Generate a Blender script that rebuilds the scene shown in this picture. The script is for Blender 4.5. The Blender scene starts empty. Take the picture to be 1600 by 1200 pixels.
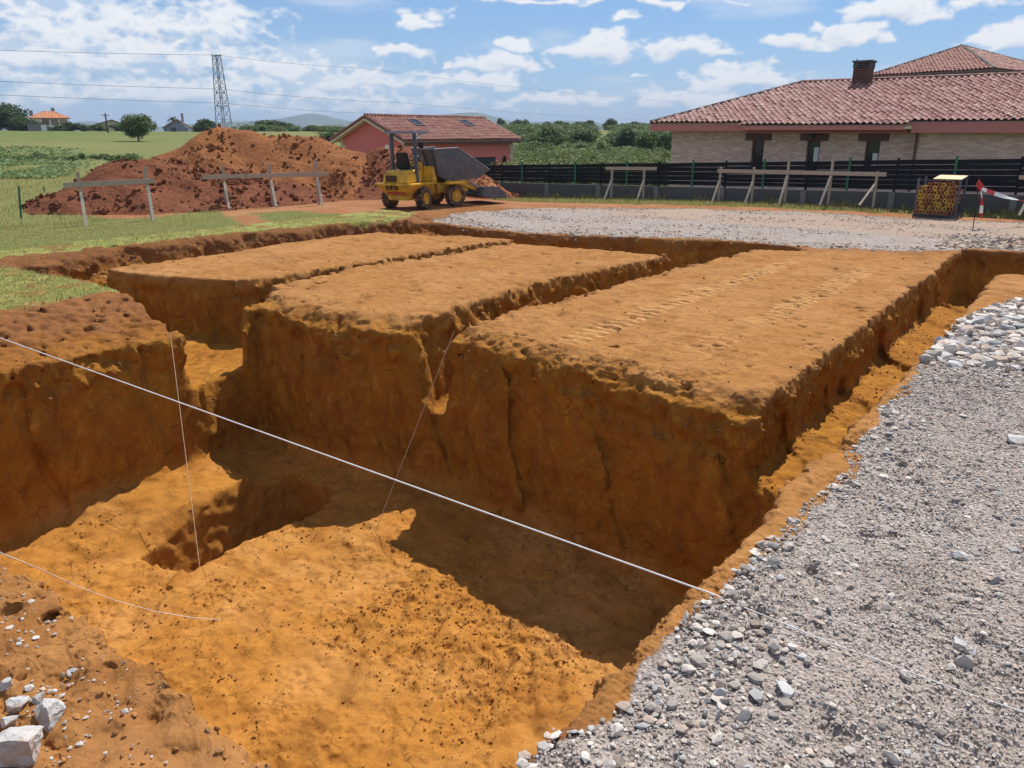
import bpy, bmesh, math, random
import numpy as np
from mathutils import Vector, Matrix
R = math.radians
rng = np.random.default_rng(7)
random.seed(7)
sc = bpy.context.scene
C = sc.collection

# ------------------------------------------------------------------ camera
H = 2.7
PITCH = math.atan(395 / 1208.0)
YAW = R(37.6)
cam = bpy.data.cameras.new('camera')
cam.sensor_width = 36; cam.lens = 1208 / 1600 * 36
cam.clip_start = .1; cam.clip_end = 20000
co = bpy.data.objects.new('camera', cam); C.objects.link(co)
co.location = (0, 0, H); co.rotation_euler = (R(90) - PITCH, 0, YAW)
sc.camera = co

def ray(px, py):
    f = 1208.
    r = (px - 800) / f; u = -(py - 600) / f
    Y = math.cos(PITCH) + math.sin(PITCH) * u; Z = -math.sin(PITCH) + math.cos(PITCH) * u
    return Vector((r * math.cos(YAW) - Y * math.sin(YAW), r * math.sin(YAW) + Y * math.cos(YAW), Z))
def at(px, py, z=0.):                 # survey: point of the photograph on level z
    d = ray(px, py); return d * ((z - H) / d.z) + Vector((0, 0, H))
def at_depth(px, py, D):              # survey: point at D metres along the view
    d = ray(px, py); Yc = -d.x * math.sin(YAW) + d.y * math.cos(YAW)
    return d * (D / Yc) + Vector((0, 0, H))

# ------------------------------------------------------------------ noise
_perm = np.random.default_rng(3).permutation(256).astype(np.int32)
_perm = np.concatenate([_perm, _perm])
_g = np.array([[1,1,0],[-1,1,0],[1,-1,0],[-1,-1,0],[1,0,1],[-1,0,1],[1,0,-1],[-1,0,-1],
               [0,1,1],[0,-1,1],[0,1,-1],[0,-1,-1],[1,1,0],[0,-1,1],[-1,1,0],[0,-1,-1]], np.float32)
def perlin(x, y, z, seed=0):
    x = np.asarray(x, np.float32) + seed * 17.31; y = np.asarray(y, np.float32) + seed * 5.77; z = np.asarray(z, np.float32) + seed * 9.13
    xi = np.floor(x).astype(np.int32); yi = np.floor(y).astype(np.int32); zi = np.floor(z).astype(np.int32)
    xf = x - xi; yf = y - yi; zf = z - zi
    xi &= 255; yi &= 255; zi &= 255
    u = xf*xf*xf*(xf*(xf*6-15)+10); v = yf*yf*yf*(yf*(yf*6-15)+10); w = zf*zf*zf*(zf*(zf*6-15)+10)
    def gr(dx, dy, dz):
        h = _perm[_perm[_perm[(xi+dx) & 255] + ((yi+dy) & 255)] + ((zi+dz) & 255)] & 15
        g = _g[h]
        return g[..., 0]*(xf-dx) + g[..., 1]*(yf-dy) + g[..., 2]*(zf-dz)
    a = gr(0,0,0); b = gr(1,0,0); a = a + u*(b-a)
    c = gr(0,1,0); d = gr(1,1,0); c = c + u*(d-c); a = a + v*(c-a)
    e = gr(0,0,1); f = gr(1,0,1); e = e + u*(f-e)
    g2 = gr(0,1,1); h2 = gr(1,1,1); g2 = g2 + u*(h2-g2); e = e + v*(g2-e)
    return a + w*(e-a)
def fbm(x, y, z, oct=3, seed=0):
    s = 0; a = 1.; f = 1.
    for i in range(oct):
        s = s + a * perlin(x*f, y*f, z*f, seed + i); a *= .5; f *= 2.03
    return s
def sstep(a, b, x):
    t = np.clip((x - a) / (b - a), 0, 1); return t*t*(3-2*t)

def poly_sd(poly, X, Y):              # signed distance to a polygon, negative inside
    P = np.array(poly, np.float32); n = len(P)
    d = np.full(X.shape, 1e9, np.float32); inside = np.zeros(X.shape, bool)
    for i in range(n):
        a = P[i]; b = P[(i+1) % n]; e = b - a
        wx = X - a[0]; wy = Y - a[1]
        t = np.clip((wx*e[0] + wy*e[1]) / (e @ e), 0, 1)
        dx = wx - t*e[0]; dy = wy - t*e[1]
        d = np.minimum(d, dx*dx + dy*dy)
        c1 = (a[1] <= Y) != (b[1] <= Y)
        den = e[1] if abs(e[1]) > 1e-9 else 1e-9
        inside ^= c1 & (X < a[0] + (Y - a[1]) / den * e[0])
    return np.where(inside, -1, 1) * np.sqrt(d)
def smax(a, b, k):
    h = np.clip(.5 + .5*(a-b)/k, 0, 1); return b + (a-b)*h + k*h*(1-h)

# ------------------------------------------------------------------ mesh helpers
def np_mesh(name, V, F, mat=None, smooth=False, attrs=None):
    V = np.ascontiguousarray(V, np.float32); F = np.ascontiguousarray(F, np.int32)
    me = bpy.data.meshes.new(name); k = F.shape[1]
    me.vertices.add(len(V)); me.vertices.foreach_set('co', V.ravel())
    me.loops.add(F.size); me.loops.foreach_set('vertex_index', F.ravel())
    me.polygons.add(len(F)); me.polygons.foreach_set('loop_start', np.arange(0, F.size, k, dtype=np.int32))
    me.polygons.foreach_set('use_smooth', np.full(len(F), smooth, bool))
    if attrs:
        for an, col in attrs.items():
            at_ = me.color_attributes.new(an, 'FLOAT_COLOR', 'POINT')
            c = np.ones((len(V), 4), np.float32); c[:, :col.shape[1]] = col
            at_.data.foreach_set('color', c.ravel())
    me.update(calc_edges=True); me.validate()
    if mat: me.materials.append(mat)
    return me
def link(name, me, parent=None, loc=(0,0,0), rot=(0,0,0)):
    o = bpy.data.objects.new(name, me); C.objects.link(o); o.parent = parent
    o.location = loc; o.rotation_euler = rot
    return o
def tag(o, label=None, cat=None, group=None, kind=None):
    if label: o['label'] = label
    if cat: o['category'] = cat
    if group: o['group'] = group
    if kind: o['kind'] = kind
    return o
def thing(name, label, cat, loc=(0,0,0), rz=0, group=None):
    o = bpy.data.objects.new(name, None); C.objects.link(o); o.empty_display_size = .2
    o.location = loc; o.rotation_euler = (0, 0, rz)
    return tag(o, label, cat, group)
class MB:                              # gathers shapes into ONE mesh
    def __init__(s): s.v = []; s.f = []
    def add(s, vs, fs):
        b = len(s.v); s.v += [tuple(v) for v in vs]; s.f += [[b+i for i in f] for f in fs]; return s
    def box(s, c, d, rz=0, M=None):
        x, y, z = d[0]/2, d[1]/2, d[2]/2
        vs = [Vector((a*x, b*y, c_*z)) for c_ in (-1,1) for b in (-1,1) for a in (-1,1)]
        m = Matrix.Translation(c) @ Matrix.Rotation(rz, 4, 'Z')
        if M is not None: m = Matrix.Translation(c) @ M.to_4x4()
        return s.add([m @ v for v in vs], [(0,2,3,1),(4,5,7,6),(0,1,5,4),(2,6,7,3),(0,4,6,2),(1,3,7,5)])
    def bar(s, a, b, w, h, up=(0,0,1)):   # rectangular beam from a to b
        a = Vector(a); b = Vector(b); d = (b-a); L = d.length; d.normalize()
        up = Vector(up)
        if abs(d.dot(up)) > .98: up = Vector((0,1,0))
        x = d.cross(up).normalized(); y = x.cross(d).normalized()
        vs = []
        for p in (a, b):
            for sx, sy in ((-1,-1),(1,-1),(1,1),(-1,1)): vs.append(p + x*(sx*w/2) + y*(sy*h/2))
        return s.add(vs, [(3,2,1,0),(4,5,6,7),(0,1,5,4),(1,2,6,5),(2,3,7,6),(3,0,4,7)])
    def tube(s, pts, r, n=8, cap=True):
        pts = [Vector(p) for p in pts]; rs = r if isinstance(r, (list, tuple)) else [r]*len(pts)
        vs = []; fs = []
        for i, p in enumerate(pts):
            d = (pts[min(i+1, len(pts)-1)] - pts[max(i-1, 0)]).normalized()
            up = Vector((0,0,1)) if abs(d.z) < .95 else Vector((1,0,0))
            x = d.cross(up).normalized(); y = x.cross(d).normalized()
            for k in range(n):
                t = 2*math.pi*k/n; vs.append(p + (x*math.cos(t) + y*math.sin(t))*rs[i])
        for i in range(len(pts)-1):
            for k in range(n): fs.append((i*n+k, i*n+(k+1)%n, (i+1)*n+(k+1)%n, (i+1)*n+k))
        if cap: fs.append(tuple(range(n))[::-1]); fs.append(tuple((len(pts)-1)*n+k for k in range(n)))
        return s.add(vs, fs)
    def prism(s, prof, o, ux, uy, ex):    # profile in (ux,uy) extruded by vector ex
        o = Vector(o); ux = Vector(ux); uy = Vector(uy); ex = Vector(ex); n = len(prof)
        a = [o + ux*p[0] + uy*p[1] for p in prof]
        vs = a + [p + ex for p in a]
        fs = [tuple(range(n))[::-1], tuple(range(n, 2*n))] + [(i, (i+1)%n, n+(i+1)%n, n+i) for i in range(n)]
        return s.add(vs, fs)
    def lathe(s, prof, o, axis, n=24):    # prof: (radius, along) pairs
        o = Vector(o); ax = Vector(axis).normalized()
        up = Vector((0,0,1)) if abs(ax.z) < .9 else Vector((1,0,0))
        x = ax.cross(up).normalized(); y = x.cross(ax)
        vs = []; m = len(prof)
        for r_, a in prof:
            for k in range(n):
                t = 2*math.pi*k/n; vs.append(o + ax*a + (x*math.cos(t)+y*math.sin(t))*r_)
        fs = [(i*n+k, i*n+(k+1)%n, (i+1)*n+(k+1)%n, (i+1)*n+k) for i in range(m-1) for k in range(n)]
        return s.add(vs, fs)
    def build(s, name, mat, parent=None, bevel=0, smooth=False, loc=(0,0,0), rz=0):
        me = bpy.data.meshes.new(name); me.from_pydata(s.v, [], s.f); me.update()
        bm = bmesh.new(); bm.from_mesh(me)
        bmesh.ops.recalc_face_normals(bm, faces=bm.faces)
        if bevel:
            bmesh.ops.bevel(bm, geom=[e for e in bm.edges if len(e.link_faces) == 2 and e.calc_face_angle(0) > .5], offset=bevel, segments=2, affect='EDGES', clamp_overlap=True)
        bm.to_mesh(me); bm.free()
        if smooth:
            me.polygons.foreach_set('use_smooth', [True]*len(me.polygons))
            me.set_sharp_from_angle(angle=R(35))
        me.materials.append(mat)
        return link(name, me, parent, loc, (0,0,rz))
def copy_tree(o, parent=None):
    c = o.copy(); C.objects.link(c); c.parent = parent
    for ch in o.children: copy_tree(ch, c)
    return c

# ------------------------------------------------------------------ materials
class NT:
    def __init__(s, name):
        s.m = bpy.data.materials.new(name); s.m.use_nodes = True; s.t = s.m.node_tree; s.n = s.t.nodes; s.l = s.t.links
        s.b = s.n['Principled BSDF']; s.out = s.n['Material Output']
    def new(s, t, **k):
        n = s.n.new(t)
        for a, v in k.items(): setattr(n, a, v)
        return n
    def set(s, sock, v):
        if hasattr(v, 'is_output') : s.l.new(v, sock)
        elif isinstance(v, (tuple, list)) and len(v) == 3 and sock.type == 'RGBA': sock.default_value = (*v, 1)
        else: sock.default_value = v
    def pos(s):
        if not hasattr(s, '_p'): s._p = s.new('ShaderNodeNewGeometry').outputs['Position']
        return s._p
    def obj(s): return s.new('ShaderNodeTexCoord').outputs['Object']
    def noise(s, vec, scale, detail=3, rough=.55, dist=0, dim='3D'):
        n = s.new('ShaderNodeTexNoise'); n.noise_dimensions = dim
        s.set(n.inputs['Vector'], vec); n.inputs['Scale'].default_value = scale; n.inputs['Detail'].default_value = detail
        n.inputs['Roughness'].default_value = rough; n.inputs['Distortion'].default_value = dist
        return n.outputs['Fac']
    def voro(s, vec, scale, feature='F1', out='Distance'):
        n = s.new('ShaderNodeTexVoronoi', feature=feature); s.set(n.inputs['Vector'], vec); n.inputs['Scale'].default_value = scale
        return n.outputs[out]
    def scale(s, vec, v):
        n = s.new('ShaderNodeVectorMath', operation='MULTIPLY'); s.l.new(vec, n.inputs[0]); n.inputs[1].default_value = v
        return n.outputs[0]
    def math(s, op, a, b=0., c=None, clamp=False):
        n = s.new('ShaderNodeMath', operation=op, use_clamp=clamp); s.set(n.inputs[0], a); s.set(n.inputs[1], b)
        if c is not None: s.set(n.inputs[2], c)
        return n.outputs[0]
    def ramp(s, v, a, b, lo=0., hi=1.):
        n = s.new('ShaderNodeMapRange', clamp=True); s.set(n.inputs[0], v); n.inputs[1].default_value = a; n.inputs[2].default_value = b
        n.inputs[3].default_value = lo; n.inputs[4].default_value = hi
        return n.outputs[0]
    def mix(s, f, a, b, mode='MIX'):
        n = s.new('ShaderNodeMix', data_type='RGBA', blend_type=mode); s.set(n.inputs[0], f); s.set(n.inputs[6], a); s.set(n.inputs[7], b)
        return n.outputs[2]
    def attr(s, name): return s.new('ShaderNodeVertexColor', layer_name=name).outputs['Color']
    def sep(s, c):
        n = s.new('ShaderNodeSeparateColor'); s.l.new(c, n.inputs[0]); return n.outputs
    def bump(s, h, strength=.5, dist=.02, prev=None):
        n = s.new('ShaderNodeBump'); n.inputs['Strength'].default_value = strength; n.inputs['Distance'].default_value = dist
        s.l.new(h, n.inputs['Height'])
        if prev is not None: s.l.new(prev, n.inputs['Normal'])
        return n.outputs[0]
    def done(s, col, rough=.9, normal=None, metal=0., spec=.3):
        s.set(s.b.inputs['Base Color'], col); s.set(s.b.inputs['Roughness'], rough)
        s.b.inputs['Metallic'].default_value = metal; s.b.inputs['Specular IOR Level'].default_value = spec
        if normal is not None: s.l.new(normal, s.b.inputs['Normal'])
        return s.m
def paint(name, col, rough=.5, var=.15, sc_=6, metal=0., spec=.4, dirt=None, dirt_amt=.5, bump=.15):
    t = NT(name); o = t.obj()
    n1 = t.noise(o, sc_, 4); n2 = t.noise(o, sc_*7, 3)
    c = t.mix(t.ramp(n1, .3, .7), tuple(x*(1-var) for x in col), tuple(min(1, x*(1+var)) for x in col))
    if dirt: c = t.mix(t.ramp(t.math('ADD', n1, t.math('MULTIPLY', n2, .4)), .62, .85, 0, dirt_amt), c, dirt)
    return t.done(c, t.ramp(n2, .3, .7, max(0, rough-.1), min(1, rough+.1)), t.bump(n2, bump, .01), metal, spec)

def soil_material():
    t = NT('soil'); p = t.pos(); va = t.new('ShaderNodeVertexColor', layer_name='zone'); z = t.sep(va.outputs['Color'])    # zone: topsoil, gravel, grass
    sxyz = t.new('ShaderNodeSeparateXYZ'); t.l.new(p, sxyz.inputs[0])
    rough_ = t.ramp(t.noise(p, 1.9, 4, .6, .8), .45, .6, .15, 1)
    n_big = t.noise(p, .55, 5, .6); n_mid = t.noise(p, 2.6, 5, .62, .4); n_fine = t.noise(p, 14, 5, .65); n_grit = t.noise(p, 55, 3, .6)
    st = t.noise(t.scale(p, (.5, .5, 3.2)), 1.6, 5, .6, .6)                     # bedded strata
    ochre = t.mix(t.ramp(n_mid, .3, .72), SOIL['ochre_dark'], SOIL['ochre'])
    ochre = t.mix(t.ramp(st, .48, .7, 0, .55), ochre, SOIL['ochre_rust'])
    ochre = t.mix(t.ramp(n_big, .5, .72, 0, .5), ochre, SOIL['ochre_yellow'])
    sc1 = t.noise(t.scale(p, (1.2, 1.2, .75)), 1.9, 6, .66, 2.2); sc2 = t.noise(t.scale(p, (9, 9, 1.4)), 1.3, 4, .6, .8)   # bucket scrapes and damp runs
    ochre = t.mix(t.ramp(sc1, .53, .63, 0, .6), ochre, (.21, .075, .013)); ochre = t.mix(t.ramp(sc2, .58, .68, 0, .35), ochre, (.17, .06, .012)); ochre = t.mix(t.ramp(sc1, .44, .32, 0, .6), ochre, (.52, .255, .048))
    deep = t.mix(t.ramp(n_mid, .25, .75), SOIL['floor_dark'], SOIL['floor'])
    deep = t.mix(t.ramp(n_big, .5, .64, 0, .6), deep, (.53, .262, .080)); deep = t.mix(t.ramp(t.noise(t.scale(p, (.5, 1.3, 1)), 1.1, 5, .6, 1.2), .53, .63, 0, .55), deep, (.30, .115, .020))
    flr = t.ramp(sxyz.outputs[2], -2.45, -2.1, 1, 0)
    c = t.mix(flr, ochre, deep)
    dry = t.mix(t.ramp(n_mid, .28, .72), SOIL['dry_dark'], SOIL['dry'])
    dry = t.mix(t.ramp(n_big, .45, .7, 0, .6), dry, SOIL['dry_pink'])
    c = t.mix(t.ramp(t.math('ADD', sxyz.outputs[2], t.math('MULTIPLY', n_mid, .25)), -.08, .1), c, dry)
    c = t.mix(t.math('MULTIPLY', va.outputs['Alpha'], .8), c, (.56, .31, .125))
    wet = t.noise(t.scale(p, (1, 1, .6)), .85, 5, .6, 1.5); c = t.mix(t.ramp(wet, .54, .64, 0, .42), c, t.mix(.7, c, (.13, .045, .01)))
    crk = t.voro(p, 3.1, 'DISTANCE_TO_EDGE'); c = t.mix(t.math('MULTIPLY', t.ramp(crk, .035, .0, 0, .7), t.ramp(n_mid, .5, .62)), c, (.10, .035, .01))
    red = t.mix(t.ramp(n_fine, .3, .7), SOIL['red_dark'], SOIL['red'])
    c = t.mix(t.math('MULTIPLY', z[0], t.ramp(n_mid, .25, .6, .45, 1)), c, red)
    c = t.mix(t.math('MULTIPLY', t.ramp(n_fine, .53, .66, 0, .8), rough_), c, t.mix(.62, c, (.1, .04, .012)))
    c = t.mix(t.ramp(t.noise(p, 5.5, 6, .7, .3), .52, .66, 0, .5), c, t.mix(.55, c, (.16, .06, .018)))
    c = t.mix(t.ramp(n_grit, .58, .76, 0, .32), c, t.mix(.6, c, (.62, .38, .17)))
    c = t.mix(t.ramp(n_grit, .45, .32, 0, .6), c, t.mix(.6, c, (.12, .05, .015)))
    # gravel
    gv = t.new('ShaderNodeTexVoronoi'); t.l.new(p, gv.inputs['Vector']); gv.inputs['Scale'].default_value = 42
    gcol = t.sep(gv.outputs['Color'])
    g = t.mix(gcol[0], SOIL['gravel_dark'], SOIL['gravel'])
    g = t.mix(t.ramp(n_mid, .45, .65, 0, .6), g, SOIL['gravel_fine'])
    gm = t.ramp(t.math('ADD', z[1], t.math('MULTIPLY', t.math('SUBTRACT', n_fine, .5), .9)), .35, .6)
    c = t.mix(gm, c, g)
    # grass
    gr = t.mix(t.ramp(n_fine, .3, .7), SOIL['grass_dark'], SOIL['grass'])
    gr = t.mix(t.ramp(n_mid, .45, .7, 0, .8), gr, SOIL['grass_dry'])
    grm = t.ramp(t.math('ADD', z[2], t.math('MULTIPLY', t.math('SUBTRACT', n_fine, .5), .8)), .35, .65)
    c = t.mix(grm, c, gr)
    rough = t.ramp(t.noise(p, 1.9, 4, .6, .8), .45, .6, .12, 1)
    rough = t.math('MULTIPLY', rough, t.ramp(flr, 0, 1, 1, .45))
    b = t.bump(n_mid, .3, .06); b = t.bump(t.math('MULTIPLY', n_fine, rough), .5, .05, b); b = t.bump(t.math('MULTIPLY', n_grit, rough), .45, .02, b)
    gh = t.math('MULTIPLY', gv.outputs['Distance'], gm)
    b = t.bump(gh, .8, .02, b)
    return t.done(c, .95, b, 0, .12)
SOIL = dict(ochre=(.39,.172,.021), ochre_dark=(.285,.112,.013), ochre_rust=(.30,.102,.015), ochre_yellow=(.43,.205,.027),
            floor=(.48,.217,.042), floor_dark=(.35,.140,.024), dry=(.41,.196,.060), dry_dark=(.28,.118,.030), dry_pink=(.44,.225,.090),
            red=(.21,.080,.034), red_dark=(.12,.042,.018), gravel=(.46,.40,.36), gravel_dark=(.25,.21,.19), gravel_fine=(.36,.29,.25),
            grass=(.27,.28,.075), grass_dark=(.15,.175,.045), grass_dry=(.38,.33,.125))
M_soil = soil_material()
# ------------------------------------------------------------------ the excavated ground
X0, X1, Y0, Y1, ZB, ZT = -19.6, 2.0, -.6, 23.2, -3.7, .62
PIT = [(-11.15,1.5),(-1.66,1.5),(-1.7,6.9),(-2.5,7.5),(-4.9,7.78),(-7.2,8.05),(-8.05,8.0),(-8.9,7.6),(-10.4,7.5),(-11.55,7.75),(-11.4,7.2),(-11.05,6.0),(-11.15,5.2),(-11.1,3.5)]
T23 = [(-8.1,7.3),(-8.15,8.6),(-8.3,10),(-8.45,12.1),(-8.25,14),(-8.0,16.1),(-8.0,18.4),(-6.75,18.6),(-7.05,14.2),(-7.15,11),(-7.3,8.4),(-7.35,7.3)] #,(-7.15,11),(-7.05,14.2),(-6.75,18.6),(-8.0,18.4),(-8.0,16.1),(-8.25,14),(-8.45,12.1),(-8.3,10)]
T12 = [(-12.75,7.6),(-11.9,7.6),(-12.1,9.3),(-12.3,10.8),(-12.15,13),(-12.05,15.6),(-12.4,16.6),(-12.65,15),(-12.75,13.6),(-12.8,10.2)]
T1 = [(-10.3,5.95),(-10.5,7.0),(-11.45,7.45),(-11.68,8.3),(-12.6,8.45),(-14,8.05),(-15.8,7.5),(-17.6,7.6),(-18.1,6.5),(-17,6.15),(-14.8,6.45),(-13.2,6.3),(-11.9,6.1)]
TL = [(-18.0,6.6),(-16.4,7.3),(-16.5,10),(-16.55,13),(-16.45,15.6),(-17.2,16.6),(-17.7,14.2),(-18.0,12),(-18.2,9.5)]
TB = [(-17.2,16.2),(-16.3,15.2),(-14.2,15.9),(-12.4,16.3),(-12.0,15.7),(-9.8,16.1),(-8.0,16.2),(-7.0,17.4),(-6.6,18.5),(-5.6,18.9),(-6.4,19.5),(-8,19.3),(-9.4,18.9),(-11.4,18.1),(-13.5,17.4),(-15.5,17.5),(-17,17.9)]
RT = [(-2.6,6.5),(-1.66,6.5),(-1.63,9),(-1.62,13.5),(-1.66,15.5),(-1.75,18.7),(-2.72,18.7),(-2.7,14),(-2.62,10.5)]
TBR = [(-2.75,18.3),(-2.85,20.2),(-2.8,21.4),(-1.0,22.0),(.45,22.1),(.45,18.6),(-1.2,18.3),(-1.9,18.0)]
HOLE = [(-9.5,4.15),(-8.65,4.35),(-8.7,5.2),(-8.6,6.1),(-8.9,7.0),(-9.9,7.0),(-9.9,6.0),(-9.72,5.2)]
LB = [(-19.8,5.75),(-17.2,6.3),(-14.8,6.6),(-13.2,6.8),(-11.6,6.9),(-10.6,6.9),(-10.6,1.4),(-19.8,1.4)]
LEFT_EDGE = [(-22,5.8),(-18.25,6.1),(-18.3,9.5),(-18.05,12),(-17.7,14.3),(-17.1,17),(-18,18.5),(-19.0,18.6),(-22,18.6)]
PAD = [(-17.2,18.2),(-15.2,17.65),(-13.4,17.55),(-11.4,18.2),(-9.4,19.1),(-8,19.5),(-5.6,19.6),(-3.6,20.3),(-2.6,21.7),(-1,22.2),(4,22.3),(6,30),(-1,29.3),(-5,28.4),(-9,28.3),(-13,27.0),(-17,24.0),(-18.2,20.6)]
GRAVEL_R = [(-1.62,1.2),(-1.6,2.3),(-1.45,2.8),(-1.47,4),(-1.38,6),(-1.47,9),(-1.48,12.7),(-1.3,14.4),(-.75,16.2),(0,17.2),(6,17.2),(6,-6),(-1.3,-6),(-1.45,.6)]

def ground_top(X, Y):                 # height of the untouched surface
    z = .025 * perlin(X*.5, Y*.5, 0*X, 2) + .012 * perlin(X*1.7, Y*1.7, 0*X, 3)
    le = poly_sd(LEFT_EDGE, X, Y); lb = poly_sd(LB, X, Y)
    z = z + .18 * sstep(.35, -.25, le)
    # the left peninsula slopes down from the grass to the pit rim
    lbz = .10 - .38 * sstep(-13.2, -11.1, X) * sstep(1.2, 3.0, Y)
    z = np.where(lb < .25, z*(1-sstep(.25, -.1, lb)) + lbz*sstep(.25, -.1, lb), z)
    rb = sstep(-1.75, -1.5, X) * sstep(17.4, 16.8, Y)
    z = z + rb*.03 - .12*(1-rb)*sstep(-2.3, -2.0, X)*sstep(7.4, 6.8, Y)*0
    # crumbled shoulders of the blocks
    pe = poly_sd(PIT, X, Y) + .13*perlin(X*1.3, Y*1.3, 0*X, 16) + .07*perlin(X*3.6, Y*3.6, 0*X, 17)
    z = z - (.19 + .12*perlin(X*.9, Y*.9, 0*X, 18))*sstep(.5, .0, pe)**1.3*sstep(6.6, 7.1, Y)*sstep(-11.9, -11.6, X)
    return z
def zones(X, Y, Z):
    n = fbm(X*1.3, Y*1.3, Z*1.3, 3, 11)
    lb = poly_sd(LB, X, Y); le = poly_sd(LEFT_EDGE, X, Y); pad = poly_sd(PAD, X, Y); gr = poly_sd(GRAVEL_R, X, Y)
    top = sstep(-.45, -.1, Z)
    red = np.maximum(.75*sstep(.5, -.2, lb), .9*sstep(1.6, .3, le))
    red = np.maximum(red, (.22 + .35*n)*sstep(1.75, 1.3, Y)*sstep(-2.0, -3.0, X + .2*n))
    red = np.maximum(red, .6*sstep(15.5, 17.0, Y)*sstep(-9., -14., X))
    red = np.maximum(red, .45*sstep(1.0, .1, pad)*sstep(16.5, 18, Y))
    red = np.maximum(red, .9*sstep(2.9,2.3,Y)*sstep(-1.95,-1.7,X)*sstep(-1.3,-1.5,X))*top
    # gravel lies on the pad and the near right bank only where it is level
    g = np.maximum(sstep(.25, -.35, pad + .35*n), sstep(.06, -.06, gr + .13*n)) * sstep(-.16, -.06, Z)
    g = np.maximum(g, .55*sstep(-.35, -.9, perlin(X*2.2, Y*2.2, Z, 31)+0*X)*sstep(1.7, 1.3, Y)*sstep(-3.2, -4.2, X))
    ga = np.maximum(sstep(-12.6, -13.9, X + .7*n) * sstep(0, -.35, lb), sstep(.05, -.3, le + .25*n)) * sstep(-.1, .03, Z)
    ga = ga * (.45 + .55*sstep(-.35, .15, n + .12))
    lug = 0*X
    for xc in (-5.55, -3.95):
        xx = X - xc - .012*(Y - 12)
        lug = lug + sstep(.25, .2, np.abs(xx + .03*n))*sstep(-.2, .5, np.sin(2*np.pi*Y/.21 + 1.2*np.abs(xx)*8))*sstep(8.2, 8.8, Y)*sstep(18, 16.5, Y)
    lug = lug*sstep(-.45, .15, perlin(X*.7, Y*.5, 0*X, 26) + .1)*sstep(-.14, -.05, Z)
    return np.stack([red, g, ga, np.clip(lug, 0, 1)], 1).astype(np.float32)

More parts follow.
